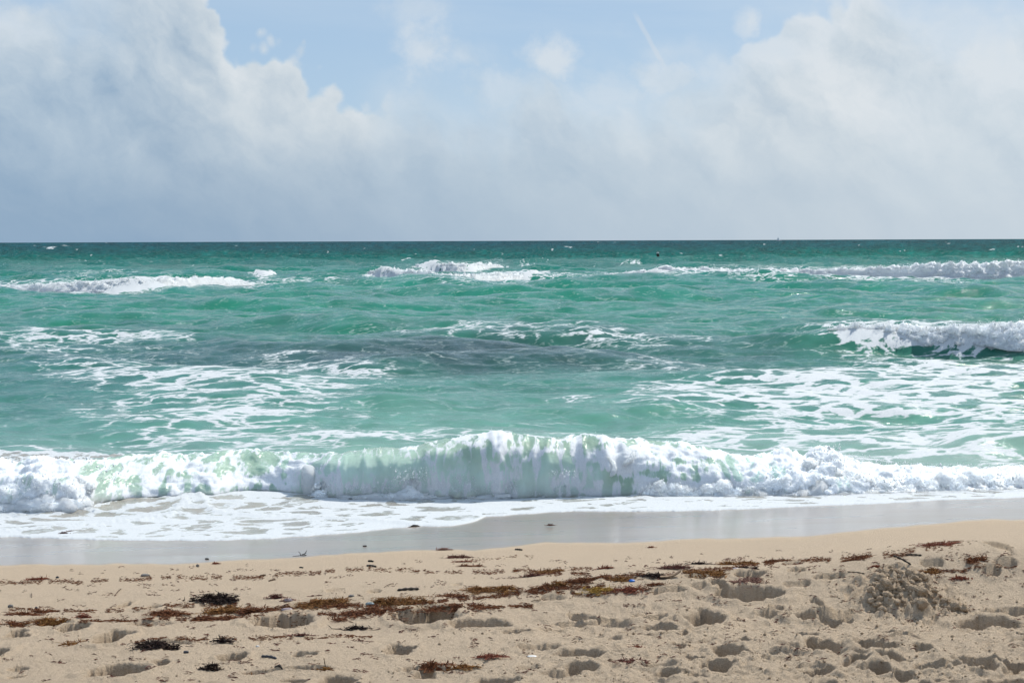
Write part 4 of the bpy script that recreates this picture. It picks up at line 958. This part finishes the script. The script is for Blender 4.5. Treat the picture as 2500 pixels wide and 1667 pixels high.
# ------------------------------------------------------------------ clod heap
def build_heap():
    root = bpy.data.objects.new('sand_heap', None); SC.collection.objects.link(root)
    bx, by = HEAP; bz = float(sand_z(np.array([bx]), np.array([by]))[0]); root.location = (bx, by, bz)
    tag(root, 'heap of dug-up damp sand clods on the trampled sand at lower right', 'sand heap')
    prot = []
    v, f = ICO2
    for i in range(7):
        nz_ = sphere_noise(v + i * 7.7, 1.5, 400 + i, 5, fbm, .68)
        P = v * (1 + .50 * nz_)[:, None] * np.array([1, .95, .85]); prot.append(mesh_obj('sand_clod', P, f, M_CLOD))
    n = 0
    r2 = np.random.default_rng(12)
    used = set()
    for k_ in range(290):
        # outline: apex at top left, spread at the foot
        u = r2.random() ** .7; wdt = .07 + .22 * u
        ox = r2.uniform(-1, 1) * wdt + .03 * u; oy = .27 - .42 * u + r2.normal(0, .03)
        X, Yw = bx + ox, by + oy + .1
        zt = float(sand_z(np.array([X]), np.array([Yw]))[0])
        sz = float(np.clip(r2.lognormal(-4.6, .62), .006, .034))
        if k_ < 9: sz = .026 + .012 * r2.random()
        pi = int(r2.integers(0, 7)); src = prot[pi]
        if pi in used: o = src.copy(); SC.collection.objects.link(o)
        else: o = src; used.add(pi)
        o.parent = root; o.location = (X - bx, Yw - by, zt + sz * .35 - bz); o.scale = (sz * r2.uniform(.85, 1.2), sz, sz * r2.uniform(.8, 1.15))
        o.rotation_euler = (r2.uniform(-.5, .5), r2.uniform(-.5, .5), r2.uniform(0, 6))
build_heap()

def build_crumbs():
    """small crumbs of sand strewn round the heap and the footprints"""
    n = 5200; px = rng.uniform(200, 2700, n); py = 1455 + (rng.random(n) ** .8) * 250
    keep = rng.random(n) < (.15 + .85 * ss(px, 900, 1900)); px, py = px[keep], py[keep]
    z = np.full(len(px), .6)
    for _ in range(10):
        x, y = at_z(px, py, z); z = .5 * z + .5 * z_base(x, y)
    hx = HEAP[0] + rng.normal(0, .22, 1100); hy = HEAP[1] + .05 + rng.normal(0, .17, 1100)
    x = np.concatenate([x, hx]); y = np.concatenate([y, hy]); px = np.concatenate([px, hx])
    z = sand_z(x, y); s = np.minimum(rng.lognormal(0, .55, len(px)) * .0030, .013)
    o = drops(np.stack([x, y, z + s * .3], -1), s, 'sand_crumbs', M_CLOD); tag(o, kind='stuff')
build_crumbs()

# ------------------------------------------------------------------ seaweed
def mat_weed(name, c0, c1, c2):
    m, g = new_mat(name); geo = g.n('ShaderNodeNewGeometry').outputs['Position']
    n = g.noise(geo, 70.0, 3.0, .6); v = g.attr('shade')
    p = g.n('ShaderNodeBsdfPrincipled'); p.inputs['Roughness'].default_value = .7; p.inputs['Specular IOR Level'].default_value = .15
    g.put(p.inputs['Base Color'], g.mix(g.sstep(n, .35, .65), g.mix(v, c0, c1), g.mix(v, c1, c2)))
    out(g, p.outputs[0]); return m
WM = {'black': mat_weed('black_weed', (.008,.006,.006), (.022,.012,.010), (.06,.028,.018)),
      'brown': mat_weed('brown_weed', (.045,.014,.007), (.15,.050,.020), (.32,.13,.05)),
      'amber': mat_weed('amber_weed', (.06,.022,.007), (.20,.078,.024), (.46,.24,.07)),
      'red':   mat_weed('red_weed', (.09,.022,.014), (.20,.055,.030), (.34,.11,.055)),
      'purple':mat_weed('purple_weed', (.035,.012,.010), (.12,.038,.028), (.26,.11,.075)),
      'pink':  mat_weed('pink_weed', (.12,.05,.035), (.24,.12,.085), (.42,.26,.19)),
      'yellow':mat_weed('yellow_weed', (.12,.06,.012), (.33,.18,.03), (.60,.38,.08))}
def ground(px, py):
    x, y = on_sand(px, py); return x, y, float(sand_z(np.array([x]), np.array([y]))[0])
def strands(n, W, D, H, r, lens=(.012, .05), wid=(.0008, .0022), flat=.35):
    """tangle of short bent strands and leaflets: several untidy heaps strung along a patch W x D x H"""
    V, F = [], []
    m = max(2, int(W / .035)) if W > .06 else 1; hx = r.uniform(-1, 1, m) * W * (.85 if m > 1 else .1); hy = r.normal(0, .35 if m > 1 else 0, m) * D; D = D if m > 1 else min(D, .022); hr = W / m * r.uniform(.9, 2.6, m) + .010; hh = H * r.uniform(.25, 1.0, m); hh[np.argmin(np.abs(hx))] = H
    pr = hr * (.4 + hh / H); pr /= pr.sum()
    for i in range(n):
        j = r.choice(m, p=pr); a = r.uniform(0, 2 * math.pi); q = abs(r.normal(0, .55))
        if i % 4 == 0: hx_, hy_, q = ((i / n) * 2 - 1) * W * .95, 0, 0
        else: hx_, hy_ = hx[j], hy[j]
        cx, cy = hx_ + math.cos(a) * q * hr[j], hy_ + math.sin(a) * q * min(hr[j], D)
        z0 = r.uniform(0, 1) * hh[j] * max(0, 1 - q)
        L = r.uniform(*lens); w = r.uniform(*wid); yaw = r.normal(0, .8) + (math.pi if r.random() < .5 else 0)
        pit = r.normal(.08, .30) if r.random() < .84 else r.uniform(.4, 1.2)
        L *= (1.0 if pit < .4 else .6)
        if i % 4 == 0: L = max(L, W * 12 / n); yaw *= .3; pit = min(pit, .2)
        d = np.array([math.cos(yaw) * math.cos(pit), math.sin(yaw) * math.cos(pit), math.sin(pit) * (.5 if pit < .4 else 1)])
        b = np.array([r.normal(0, .4), r.normal(0, .4), r.normal(-.15, .25)])
        p0 = np.array([cx, cy, z0]) - d * L * (.4 if pit < .4 else 0); p1 = p0 + d * L * .5 + b * L * .35; p2 = p0 + d * L
        for p in (p0, p1, p2): p[2] = max(p[2], .0006)
        s = np.cross(d, [0, 0, 1.0]); s /= np.linalg.norm(s) + 1e-9; u = np.array([0, 0, 1.0])
        k0 = len(V); leaf = r.random() < .3
        for p, ww in ((p0, w * .5), (p1, w * (2.2 if leaf else 1)), (p2, w * .3)):
            V += [p + s * ww, p - s * ww, p + u * ww * (.8 if leaf else 1.2)]
        for k in (0, 3):
            F += [[k0 + k, k0 + k + 3, k0 + k + 4, k0 + k + 1], [k0 + k + 1, k0 + k + 4, k0 + k + 5, k0 + k + 2], [k0 + k + 2, k0 + k + 5, k0 + k + 3, k0 + k]]
    tt = np.linspace(-1, 1, 18); st = np.stack([tt * W * 1.0, .25 * D * np.sin(tt * 5 + r.uniform(0, 6)), np.full(18, .0025) + H * .18 * (1 - tt ** 2)], -1)
    v, f = tube(st, np.full(18, .0034), 5)
    F = F + (f + len(V)).tolist(); V = V + list(v)
    st = np.stack([.3 * D * np.sin(tt * 4), tt * D * .9, np.full(18, .0025) + H * .18 * (1 - tt ** 2)], -1)
    v, f = tube(st, np.full(18, .0024), 5); F = F + (f + len(V)).tolist(); V = V + list(v)
    return np.array(V), np.array(F)
CL = [
 (510,1480,62,28,'black','near-black heap of seaweed standing alone just above the seaweed line at left',1.7),
 (28,1512,34,10,'brown','thin brown seaweed mat at the left edge, the upper of two',1),
 (92,1504,34,6,'brown','flat line of brown seaweed beside the upper mat at the left edge',1),
 (20,1538,30,13,'brown','brown seaweed mat at the left edge, the lower of two',1.2),
 (118,1531,36,15,'amber','amber brown seaweed clump left of the small bright red one',1.2),
 (182,1522,15,17,'red','small bright red seaweed tuft on the seaweed line at left',1.3),
 (400,1514,50,16,'brown','brown seaweed mat just below left of the near-black heap',1.1),
 (532,1508,52,20,'amber','amber seaweed mat directly below the near-black heap',1.2),
 (505,1525,50,12,'brown','dark seaweed strip under the amber mat below the near-black heap',1),
 (610,1508,40,22,'brown','brown seaweed heap beside the round purple lump',1.2),
 (366,1597,54,19,'black','dark tangled seaweed on the near sand, right of the deepest left footprint',1.1),
 (150,1592,30,15,'amber','loose straggling weed scrap on the near sand at lower left',.6),
 (530,1586,26,14,'black','small dark weed tangle between the dark near tangle and the ridge',.8),
 (500,1652,22,24,'black','black seaweed ball near the bottom edge at left',1.5),
 (578,1662,34,12,'amber','amber weed strip at the bottom edge beside the black ball',1),
 (132,1548,13,16,'black','small black weed tuft in the lip of a footprint under the red tuft',1.2),
 (662,1472,15,15,'purple','round purple brown seaweed lump at the head of the long mat',2),
 (690,1479,15,8,'pink','pale pinkish weed scrap right of the round purple lump',1),
 (775,1487,62,15,'amber','long amber seaweed mat right of the round purple lump',1.2),
 (835,1492,36,11,'brown','brown seaweed mat joining the two long amber mats',1.1),
 (965,1480,72,21,'amber','largest amber brown seaweed mat, left of centre behind the deepest footprint',1.3),
 (1030,1482,26,9,'amber','tan weed roll at the right end of the largest amber mat',1.2),
 (880,1508,62,8,'brown','thin dark seaweed strip in front of the largest amber mat',1),
 (1075,1496,34,7,'brown','small brown strip just right above the deepest centre footprint',1),
 (1102,1466,36,7,'brown','narrow brown strip right of the largest amber mat',1),
 (1205,1453,52,16,'amber','amber seaweed clump right of centre with stalks standing up',1.2),
 (1180,1496,38,6,'brown','low thin brown strip right of the double footprint',.9),
 (1078,1351,13,8,'pink','rounded pinkish seaweed lump at the edge of the wet sand, centre',1.6),
 (1112,1370,23,8,'purple','purple brown seaweed clump just below the pinkish lump',1.3),
 (1132,1381,14,4,'red','little red weed scrap right under the purple brown clump',1),
 (862,1550,24,12,'black','spiky dark weed below right of the wide left footprint',.9),
 (725,1568,18,7,'purple','small purple weed scrap below the wide left footprint',.8),
 (985,1600,30,14,'red','reddish weed sprig at the right end of the lower centre hollow',.8),
 (945,1611,26,10,'black','dark weed lying in the lower centre hollow',1),
 (785,1655,15,10,'amber','small weed tuft at the bottom with a tall pale stalk',1.3),
 (1062,1643,40,12,'brown','brown weed clump near the bottom edge, centre left',1),
 (1136,1652,34,12,'amber','amber weed clump near the bottom edge, just right of a brown one',1),
 (1192,1622,32,7,'red','thin reddish weed strip above the bottom amber clump',.8),
 (1296,1418,19,11,'purple','dark purple weed tuft right of centre on the upper sand line',1.3),
 (1345,1409,32,8,'amber','yellowish weed clump right next to the dark purple tuft',1.1),
 (1440,1427,54,14,'brown','long reddish brown mat left of the blue scrap',1.2),
 (1512,1423,30,16,'amber','amber clump touching the blue scrap of plastic',1.3),
 (1478,1402,19,6,'red','small red sprig above the long mat with the blue scrap',1),
 (1336,1447,46,9,'brown','brown weed mat in front of the yellowish clump, centre right',1),
 (1362,1445,20,15,'amber','arched brown weed bundle at the right end of the centre right mat',1.3),
 (1468,1455,30,7,'yellow','flat orange yellow weed strip below the reddish brown mat',1),
 (1535,1454,32,6,'red','flat reddish strip right of the orange yellow one',1),
 (1601,1440,19,7,'brown','small brown weed scrap below right of the blue scrap',1),
 (1600,1416,26,6,'black','dark weed strip just right of the blue scrap',1),
 (1655,1402,34,10,'purple','dark weed clump beside the curved piece of bark',1.2),
 (1718,1410,46,9,'amber','amber strip right of the curved piece of bark',1.1),
 (1802,1392,44,12,'amber','amber seaweed clump behind the lilac scrap of plastic',1.2),
 (1832,1402,24,11,'black','black weed knot right of the lilac scrap of plastic',1.2),
 (1712,1392,20,7,'black','black weed curl left behind the lilac scrap of plastic',1.1),
 (1820,1434,34,8,'pink','pinkish weed scraps above the broad flat-bottomed footprint',1),
 (1562,1600,26,20,'red','reddish weed sprig on the near sand right of centre',.7),
 (1545,1634,34,10,'purple','dark purple scraps near the bottom right of centre',.7),
 (1900,1384,30,9,'brown','brown weed clump on the right, upper left of the clod heap',1.2),
 (1945,1386,18,11,'red','reddish spiky tuft right beside the brown clump left of the clod heap',1.3),
 (2400,1340,22,13,'yellow','bright yellow orange seaweed tuft high on the right of the beach',1.5),
 (2320,1355,38,4,'red','long thin reddish strip left below the yellow orange tuft',1),
 (2100,1377,34,5,'brown','thin brown strip left of the leaning black stick',1),
 (2148,1391,9,5,'red','tiny red lump just left of the leaning black stick',1.5),
 (2396,1378,24,7,'brown','brown weed clump on the right between the yellow tuft and the hollows',1.2),
 (2288,1409,24,10,'amber','amber tuft touching the right shoulder of the clod heap',1.3),
 (2358,1426,14,6,'red','orange red scrap of weed right of the clod heap',1.2),
 (1343,1292,9,6,'purple','small weed lump alone on the wet sand, centre',1.6),
 (1592,1344,6,5,'red','tiny orange weed scrap on smooth sand right of centre',1.2),
 (515,1384,7,6,'red','small rust red weed lump near two dark chips, left',1.6),
 (140,1312,8,8,'purple','maroon seaweed blob in the foam edge at left, the left one of two',1.8),
 (158,1307,9,5,'purple','maroon seaweed blob in the foam edge at left, the right one of two',1.8),
 (1960,1468,8,10,'red','red weed scrap on the bank left of the clod heap',.8) if False else (2024,1530,16,5,'red','red weed scraps on the near sand below the clod heap',.7),
 (75,1425,24,3,'red','thin red streak of weed at far left below the wet sand',.8),
 (1145,1392,26,3,'brown','tiny brown trail of weed under the purple brown clump',.7),
]
def build_weed():
    for i, (cx, cy, hw, hp, c, lab, dens) in enumerate(CL):
        r = np.random.default_rng(500 + i)
        x, y, z = ground(cx, cy)
        W = hw / FPX * y; H = max(hp / FPX * y * .66, .009); D = min(max(W * .7, .04), .17)
        n = int(np.clip(W * D * 56000 * dens, 60, 1100))
        V, F = strands(n, W, D, H, r, lens=(.014, min(.065, W * .9 + .014)), wid=(.0010, .0028) if c != 'black' else (.0013, .0036))
        # follow the ground
        gz = sand_z(V[:, 0] + x, V[:, 1] + y, False) - float(sand_z(np.array([x]), np.array([y]), False)[0])
        V[:, 2] += np.clip(gz, -.014, .014)
        if cy < 1330: V[:, 2] += .012
        o = mesh_obj('seaweed_clump', V, F, WM[c], False); o.location = (x, y, z + .001)
        sh = np.full(len(V), .4); sh[:n * 9] = np.repeat(r.random(n), 9); set_attr(o, 'shade', sh)
        tag(o, lab, 'seaweed', 'seaweed washed up along the beach')
build_weed()
def trail(name, lines, per, kind_mats, seed, spread=6):
    r = np.random.default_rng(seed); Q, S = [], []
    for li, (pts, dens) in enumerate(lines):
        pts = np.array(pts, float); L = np.abs(np.diff(pts[:, 0])).sum(); m = int(L * dens * 1.4)
        if m < 1: continue
        q = r.uniform(pts[0, 0], pts[-1, 0], m); py = np.interp(q, pts[:, 0], pts[:, 1]) + r.normal(0, spread * .45, m) + 1.5 * np.sin(q / 23)
        k = gn(q / 35, np.full(m, float(li)), seed) > -.15
        Q.append(np.stack([q[k], py[k]], -1)); S += list(r.random(k.sum()))
    Q = np.concatenate(Q); x, y = on_sand_arr(Q[:, 0], Q[:, 1]); V = np.stack([x, y], -1)
    P = np.array(V); z = sand_z(P[:, 0], P[:, 1]); VV, FF = [], []
    for (x, y), zz in zip(P, z):
        L = r.uniform(.005, .032); a = r.normal(0, .5); w = r.uniform(.0009, .0026); d = np.array([math.cos(a), math.sin(a), r.normal(0, .12)]) * L * .5; s = np.array([-math.sin(a), math.cos(a), 0]) * w
        c = np.array([x, y, zz + .001 + w]); k0 = len(VV); u = np.array([0, 0, w * 1.5])
        VV += [c - d - s, c - d + s, c + d + s * .4, c + d - s * .4, c + u * 1.2]
        FF += [[k0, k0 + 3, k0 + 4], [k0 + 3, k0 + 2, k0 + 4], [k0 + 2, k0 + 1, k0 + 4], [k0 + 1, k0, k0 + 4]]
    o = mesh_obj(name, np.array(VV), np.array(FF), kind_mats, False); set_attr(o, 'shade', np.repeat(np.array(S)[:len(P)], 5)); tag(o, kind='stuff')
trail('weed_strandline', [([(-50,1434),(180,1431),(400,1420),(620,1418),(700,1410),(860,1400),(900,1396)], 1.5),([(900,1400),(1100,1408),(1300,1404),(1450,1402)], 1.2),([(0,1500),(250,1506),(420,1492),(600,1489)], 1.6),
      ([(0,1540),(200,1531),(420,1526),(640,1520),(900,1510),(1100,1500),(1300,1490)], 2.2),([(640,1500),(800,1492),(1000,1490),(1150,1472),(1350,1450),(1500,1438)], 2.4),([(1250,1404),(1500,1420),(1620,1412),(1750,1405),(1900,1388),(2080,1376),(2200,1366),(2400,1345)], 2.4),
      ([(1250,1455),(1450,1462),(1600,1452)], 1.2),([(2240,1412),(2330,1404),(2500,1392)], 1.0),([(300,1580),(600,1572),(900,1570)], .9),([(1090,1384),(1200,1372),(1300,1366)], .4)], 1, WM['brown'], 31)
# loose bits everywhere on the upper sand
_r = np.random.default_rng(77); _l = []
for _ in range(620):
    a = _r.uniform(-50, 2550); b = 1395 + 290 * _r.random() ** 1.3 - 60 * (a / 2500) + _r.random() * 20; _l.append(([(a, b), (a + _r.uniform(5, 40), b + _r.normal(0, 2))], .30))
trail('weed_litter', _l, 1, WM['purple'], 32, 4)

# ------------------------------------------------------------------ sticks, chips, stones, litter
M_STICK = mat_simple('dark_driftwood', (.010, .008, .006), (.035, .026, .018), .7, 90, .6, .004)
M_TWIG = mat_simple('brown_twig', (.06, .032, .016), (.14, .085, .045), .8, 90, .4, .003)
M_STONE = mat_simple('grey_stone', (.08, .075, .07), (.24, .23, .21), .7, 120, .6, .004)
M_BARK = mat_simple('bark', (.16, .10, .055), (.34, .23, .14), .8, 60, .7, .006)
M_BLUE = mat_simple('blue_plastic', (.02, .15, .55), (.03, .22, .70), .35, 30, .1, .002)
M_LILAC = mat_simple('lilac_plastic', (.22, .17, .17), (.34, .27, .27), .4, 30, .1, .002)
M_JELLY = mat_simple('bluish_film', (.14, .18, .18), (.30, .36, .36), .25, 60, .3, .003)
M_WHITE = mat_simple('white_shell', (.62, .60, .56), (.80, .78, .74), .5, 80, .3, .003)
M_DGREY = mat_simple('wet_stone', (.025, .025, .03), (.075, .075, .085), .5, 120, .5, .004)
def stick(px0, py0, px1, py1, wpx, lab, mat=M_STICK, lift=0.0, name='stick', cat='stick', bend=.1):
    x0, y0, z0 = ground(px0, py0); x1, y1, z1 = ground(px1, py1)
    P = np.array([[x0, y0, z0], [x1, y1, z1]], float)
    if lift:                                                   # one end stands up out of the sand
        yb = y1; P[0] = ((px0 - 1250) / FPX * yb, yb - .01, CAM_H - yb * (py0 - HOR + ROLL * (px0 - 1250)) / FPX)
    rr = max(wpx / FPX * y1 * .5, .002); n = 14; t = np.linspace(0, 1, n)[:, None]
    C = P[0] * (1 - t) + P[1] * t; L = np.linalg.norm(P[1] - P[0])
    C = C + np.stack([0 * t[:, 0], bend * L * .3 * np.sin(t[:, 0] * 3.1), bend * L * .25 * np.sin(t[:, 0] * math.pi)], -1)
    C[:, 2] += rr * .7
    if not lift: C[:, 2] = np.maximum(C[:, 2], sand_z(C[:, 0], C[:, 1]) + rr * .6)
    off = C[-1].copy(); rad = rr * (1 + .25 * np.sin(np.arange(n) * 1.7)) * np.minimum(1, np.minimum(np.arange(n), np.arange(n)[::-1]) / 1.5 + .25)
    v, f = tube(C - off, rad, 8, .9, .15, int(px0))
    o = mesh_obj(name, v, f, mat); o.location = off
    tag(o, lab, cat); return o
stick(2189,1364,2236,1400,5,'black stick leaning up out of the sand above the clod heap', lift=1)
stick(963,1453,1018,1449,7,'long dark stick lying flat above the largest amber seaweed mat')
stick(2221,1367,2262,1366,5,'dark pointed leaf-like sliver lying right of the leaning black stick', name='dark_sliver', cat='driftwood')
stick(624,1618,662,1621,7,'dark stick on the near sand at the lower left, above the bottom chip', M_DGREY)
stick(656,1649,693,1650,6,'short dark stick lying close to the bottom edge, left')
stick(262,1466,280,1448,2.2,'thin twig stuck up in the smooth sand left of the near-black heap', M_TWIG, lift=0)
stick(56,1461,57,1471,1.6,'very thin upright twig in smooth sand at the far left', M_TWIG)
stick(930,1446,955,1436,2,'thin pale twig beside the long dark stick', M_TWIG)
stick(780,1620,785,1650,2.2,'tall pale stalk standing in the bottom weed tuft', M_TWIG, lift=1, name='stalk', cat='twig')
stick(2078,1411,2122,1412,3,'thin dark stick flat in a hollow left of the clod heap')
stick(1337,1601,1384,1596,2.5,'thin dark twig above the lower right-centre hollow', M_TWIG)
stick(1255,1350,1274,1351,4.5,'flat dark chip at the upper edge of the dry sand, centre', name='wood_chip', cat='driftwood')
stick(892,1380,905,1381,5,'dark chip on the dry sand, the upper of two close together', name='wood_chip', cat='driftwood')
stick(888,1391,912,1394,5,'dark chip on the dry sand, the lower of two close together', name='wood_chip', cat='driftwood')
stick(722,1394,731,1395,3.5,'small dark chip left of the pair of chips', name='wood_chip', cat='driftwood')
stick(489,1372,498,1373,3.5,'small black chip above the rust red weed lump', name='wood_chip', cat='driftwood')
stick(624,1416,638,1414,5,'reddish brown chip on the thin weed line, left', M_TWIG, name='wood_chip', cat='driftwood')
stick(879,1340,889,1340,3.5,'small black bit on the wet sand left of centre', name='wood_chip', cat='driftwood')
stick(645,1428,661,1424,4,'brown chip just under the thin weed line, left', M_TWIG, name='wood_chip', cat='driftwood')
stick(1320,1478,1295,1480,2,'thin dark twig below the brown mat, centre right', M_TWIG)
def twig():
    root = bpy.data.objects.new('branched_twig', None); SC.collection.objects.link(root); x, y, z = ground(727, 1366); root.location = (x, y, z)
    tag(root, 'black forked twig at the edge of the wet sand, left of centre', 'twig'); s = y / FPX
    for k, (pts, w) in enumerate([([(-22, 1), (-5, 3), (8, 3), (12, 5)], 1.7), ([(-2, 3), (-4, 9), (-8, 13)], 1.0), ([(5, 4), (9, 8), (13, 15)], 1.5), ([(0, 3), (6, 6), (12, 8)], 1.1)]):
        P = spline([(a * s, .01 * k, b * s) for a, b in pts], 10); R_ = np.linspace(w, w * .3, 10) * s
        if k == 0: R_ = R_[::-1]
        v, f = tube(P, R_, 6); mesh_obj('branch', v, f, M_STICK, True, root)
twig()
def stone(px, py, wpx, hpx, lab, mat, name='pebble', cat='pebble', seed=0, fn=fbm):
    x, y, z = ground(px, py); v, f = ICO2; s = y / FPX
    P = v * (1 + .22 * sphere_noise(v, 1.2, 600 + seed, 3, fn))[:, None] * np.array([wpx * .5 * s, wpx * .35 * s, hpx * .55 * s])
    o = mesh_obj(name, P, f, mat); o.location = (x, y, z + hpx * .3 * s); tag(o, lab, cat); return o
stone(340,1416,22,7,'oblong grey blue pebble on the dry sand at left', M_STONE, seed=1)
stone(470,1391,8,8,'small grey pebble left of the rust red weed lump', M_STONE, seed=2)
stone(122,1422,8,6,'round black pebble at the far left above the thin weed line', M_DGREY, seed=3)
stone(68,1499,8,7,'tiny dark pebble above the seaweed at the far left', M_DGREY, seed=4)
stone(4,1493,14,9,'grey stone cut by the left edge of the picture', M_STONE, seed=5)
stone(437,1609,14,7,'dark pebble beside the dark tangled seaweed on near sand', M_DGREY, seed=6)
stone(694,1479,22,9,'smooth violet stone by the round purple lump', M_LILAC, 'shell', 'shell', 7)
stone(690,1502,30,8,'pale lilac shell half buried left of the small hollow', M_LILAC, 'shell', 'shell', 8)
stone(895,1489,22,9,'bluish glassy jelly blob in the front of the largest amber mat', M_JELLY, 'jelly_blob', 'jelly', 9)
stone(615,1594,9,5,'small white shell chip glinting on the near sand', M_WHITE, 'shell', 'shell', 10)
stone(1297,1618,24,5,'white sliver of shell at the left end of the lower hollow', M_WHITE, 'shell', 'shell', 11)
stone(1545,1427,15,7,'bright blue scrap of plastic on the seaweed line', M_BLUE, 'plastic_scrap', 'litter', 12)
stone(1803,1404,20,5,'lilac grey strip of plastic in the amber clump', M_LILAC, 'plastic_scrap', 'litter', 13)
stone(1398,1455,12,8,'small reddish shell beside the orange yellow strip', M_BARK, 'shell', 'shell', 14)
stone(1085,1495,20,6,'rust coloured shell above the double footprint', M_BARK, 'shell', 'shell', 15)
stone(850,1463 + 6,0.1 + 14,6,'grey mussel shell in the top of the largest amber mat', M_STONE, 'shell', 'shell', 16)
def bark():
    x, y, z = ground(1640, 1418); s = y / FPX; n, m = 24, 8
    t = np.linspace(0, 1, n)[:, None]; a = np.linspace(-.9, .9, m)[None]
    X = (t - .5) * 52 * s + 0 * a; Z = (3 + 16 * t ** 3) * s + np.cos(a) * 4 * s; Yv = np.sin(a) * 10 * s + 0 * t
    top = np.stack([X, Yv, Z], -1).reshape(-1, 3); bot = top - np.array([0, 0, 2.2 * s])
    F = grid_faces(n, m); V = np.concatenate([top, bot]); F = np.concatenate([F[:, ::-1], F + n * m])
    o = mesh_obj('bark_piece', V, F, M_BARK); o.location = (x, y, z - .002); tag(o, 'curved tan piece of bark with one end turned up, right of the blue scrap', 'bark')
bark()

# ------------------------------------------------------------------ far things
def post():
    x, y = at_z(1607, 641, 0); root = bpy.data.objects.new('marker_post', None); SC.collection.objects.link(root); root.location = (x, y, -.3)
    tag(root, 'weathered grey post with pale top standing in the sea before the horizon', 'post')
    M_P = mat_simple('weathered_pile', (.04, .035, .03), (.16, .14, .12), .9, 6, .8, .05); M_C = mat_simple('guano_cap', (.45, .45, .43), (.62, .62, .60), .9, 8, .4, .03)
    H = 23 / FPX * y + .3; P = np.array([[-.10 + .0 * i, 0, q * H] for i, q in enumerate(np.linspace(0, 1, 9))]); P[:, 0] = np.linspace(.12, -.06, 9)
    v, f = tube(P, np.linspace(.21, .17, 9), 14, 1, .12, 3); mesh_obj('pile', v, f, M_P, True, root)
    v, f = ICO1; mesh_obj('cap', v * np.array([.20, .20, .12]) + np.array([-.06, 0, H]), f, M_C, True, root)
    v, f = tube([(-.06, -.0, H * .78), (-.05, 0, H * .86)], [.215, .215], 14); mesh_obj('band', v, f, M_STICK, True, root)
post()
def boat():
    Yd = 3600.0; k = (1900 - 1250) / FPX; root = bpy.data.objects.new('sailing_boat', None); SC.collection.objects.link(root); root.location = (k * Yd, Yd, 0); s = Yd / FPX
    tag(root, 'tiny pale sailing boat on the horizon right of centre', 'boat')
    M_H = mat_simple('boat_hull', (.75, .78, .80), (.80, .82, .84), .5, .3, .1, .1); M_S = mat_simple('boat_sail', (.82, .84, .85), (.86, .88, .88), .8, .3, .1, .1); M_D = mat_simple('boat_dark', (.35, .38, .40), (.45, .48, .50), .8, .3, .1, .1)
    n = 12; V = []
    for i in range(n):
        t = i / (n - 1); w = math.sin(math.pi * min(1, t * .9 + .1)) ** .6 * 1.4; xx = (t - .5) * 12
        V += [(xx, -w, 1.5 + .5 * t), (xx, -w * .6, .2), (xx, 0, -.4), (xx, w * .6, .2), (xx, w, 1.5 + .5 * t)]
    mesh_obj('hull', np.array(V), grid_faces(n, 5), M_H, True, root)
    mesh_obj('deck', np.array([V[i * 5] for i in range(n)] + [V[i * 5 + 4] for i in range(n)]), np.array([[i, i + 1, n + i + 1, n + i] for i in range(n - 1)]), M_H, True, root)
    v, f = tube([(-1.5, 0, 1), (-1.5, 0, 11)], [.16, .08], 8); mesh_obj('mast', v, f, M_D, True, root)
    def sail(name, pts, mat):
        a = np.array(pts, float); b = a + np.array([0, .06, 0]); m = len(a)
        mesh_obj(name, np.concatenate([a, b]), np.array([[0, 1, 2], [3, 5, 4]]), mat, False, root)
    sail('mainsail', [(-1.3, .1, 1.8), (2.6, .3, 2.0), (-1.3, .1, 10.2)], M_S); sail('foresail', [(-1.8, -.1, 1.8), (-4.6, -.3, 2.2), (-1.7, -.1, 9.0)], M_H)
boat()
print('done')
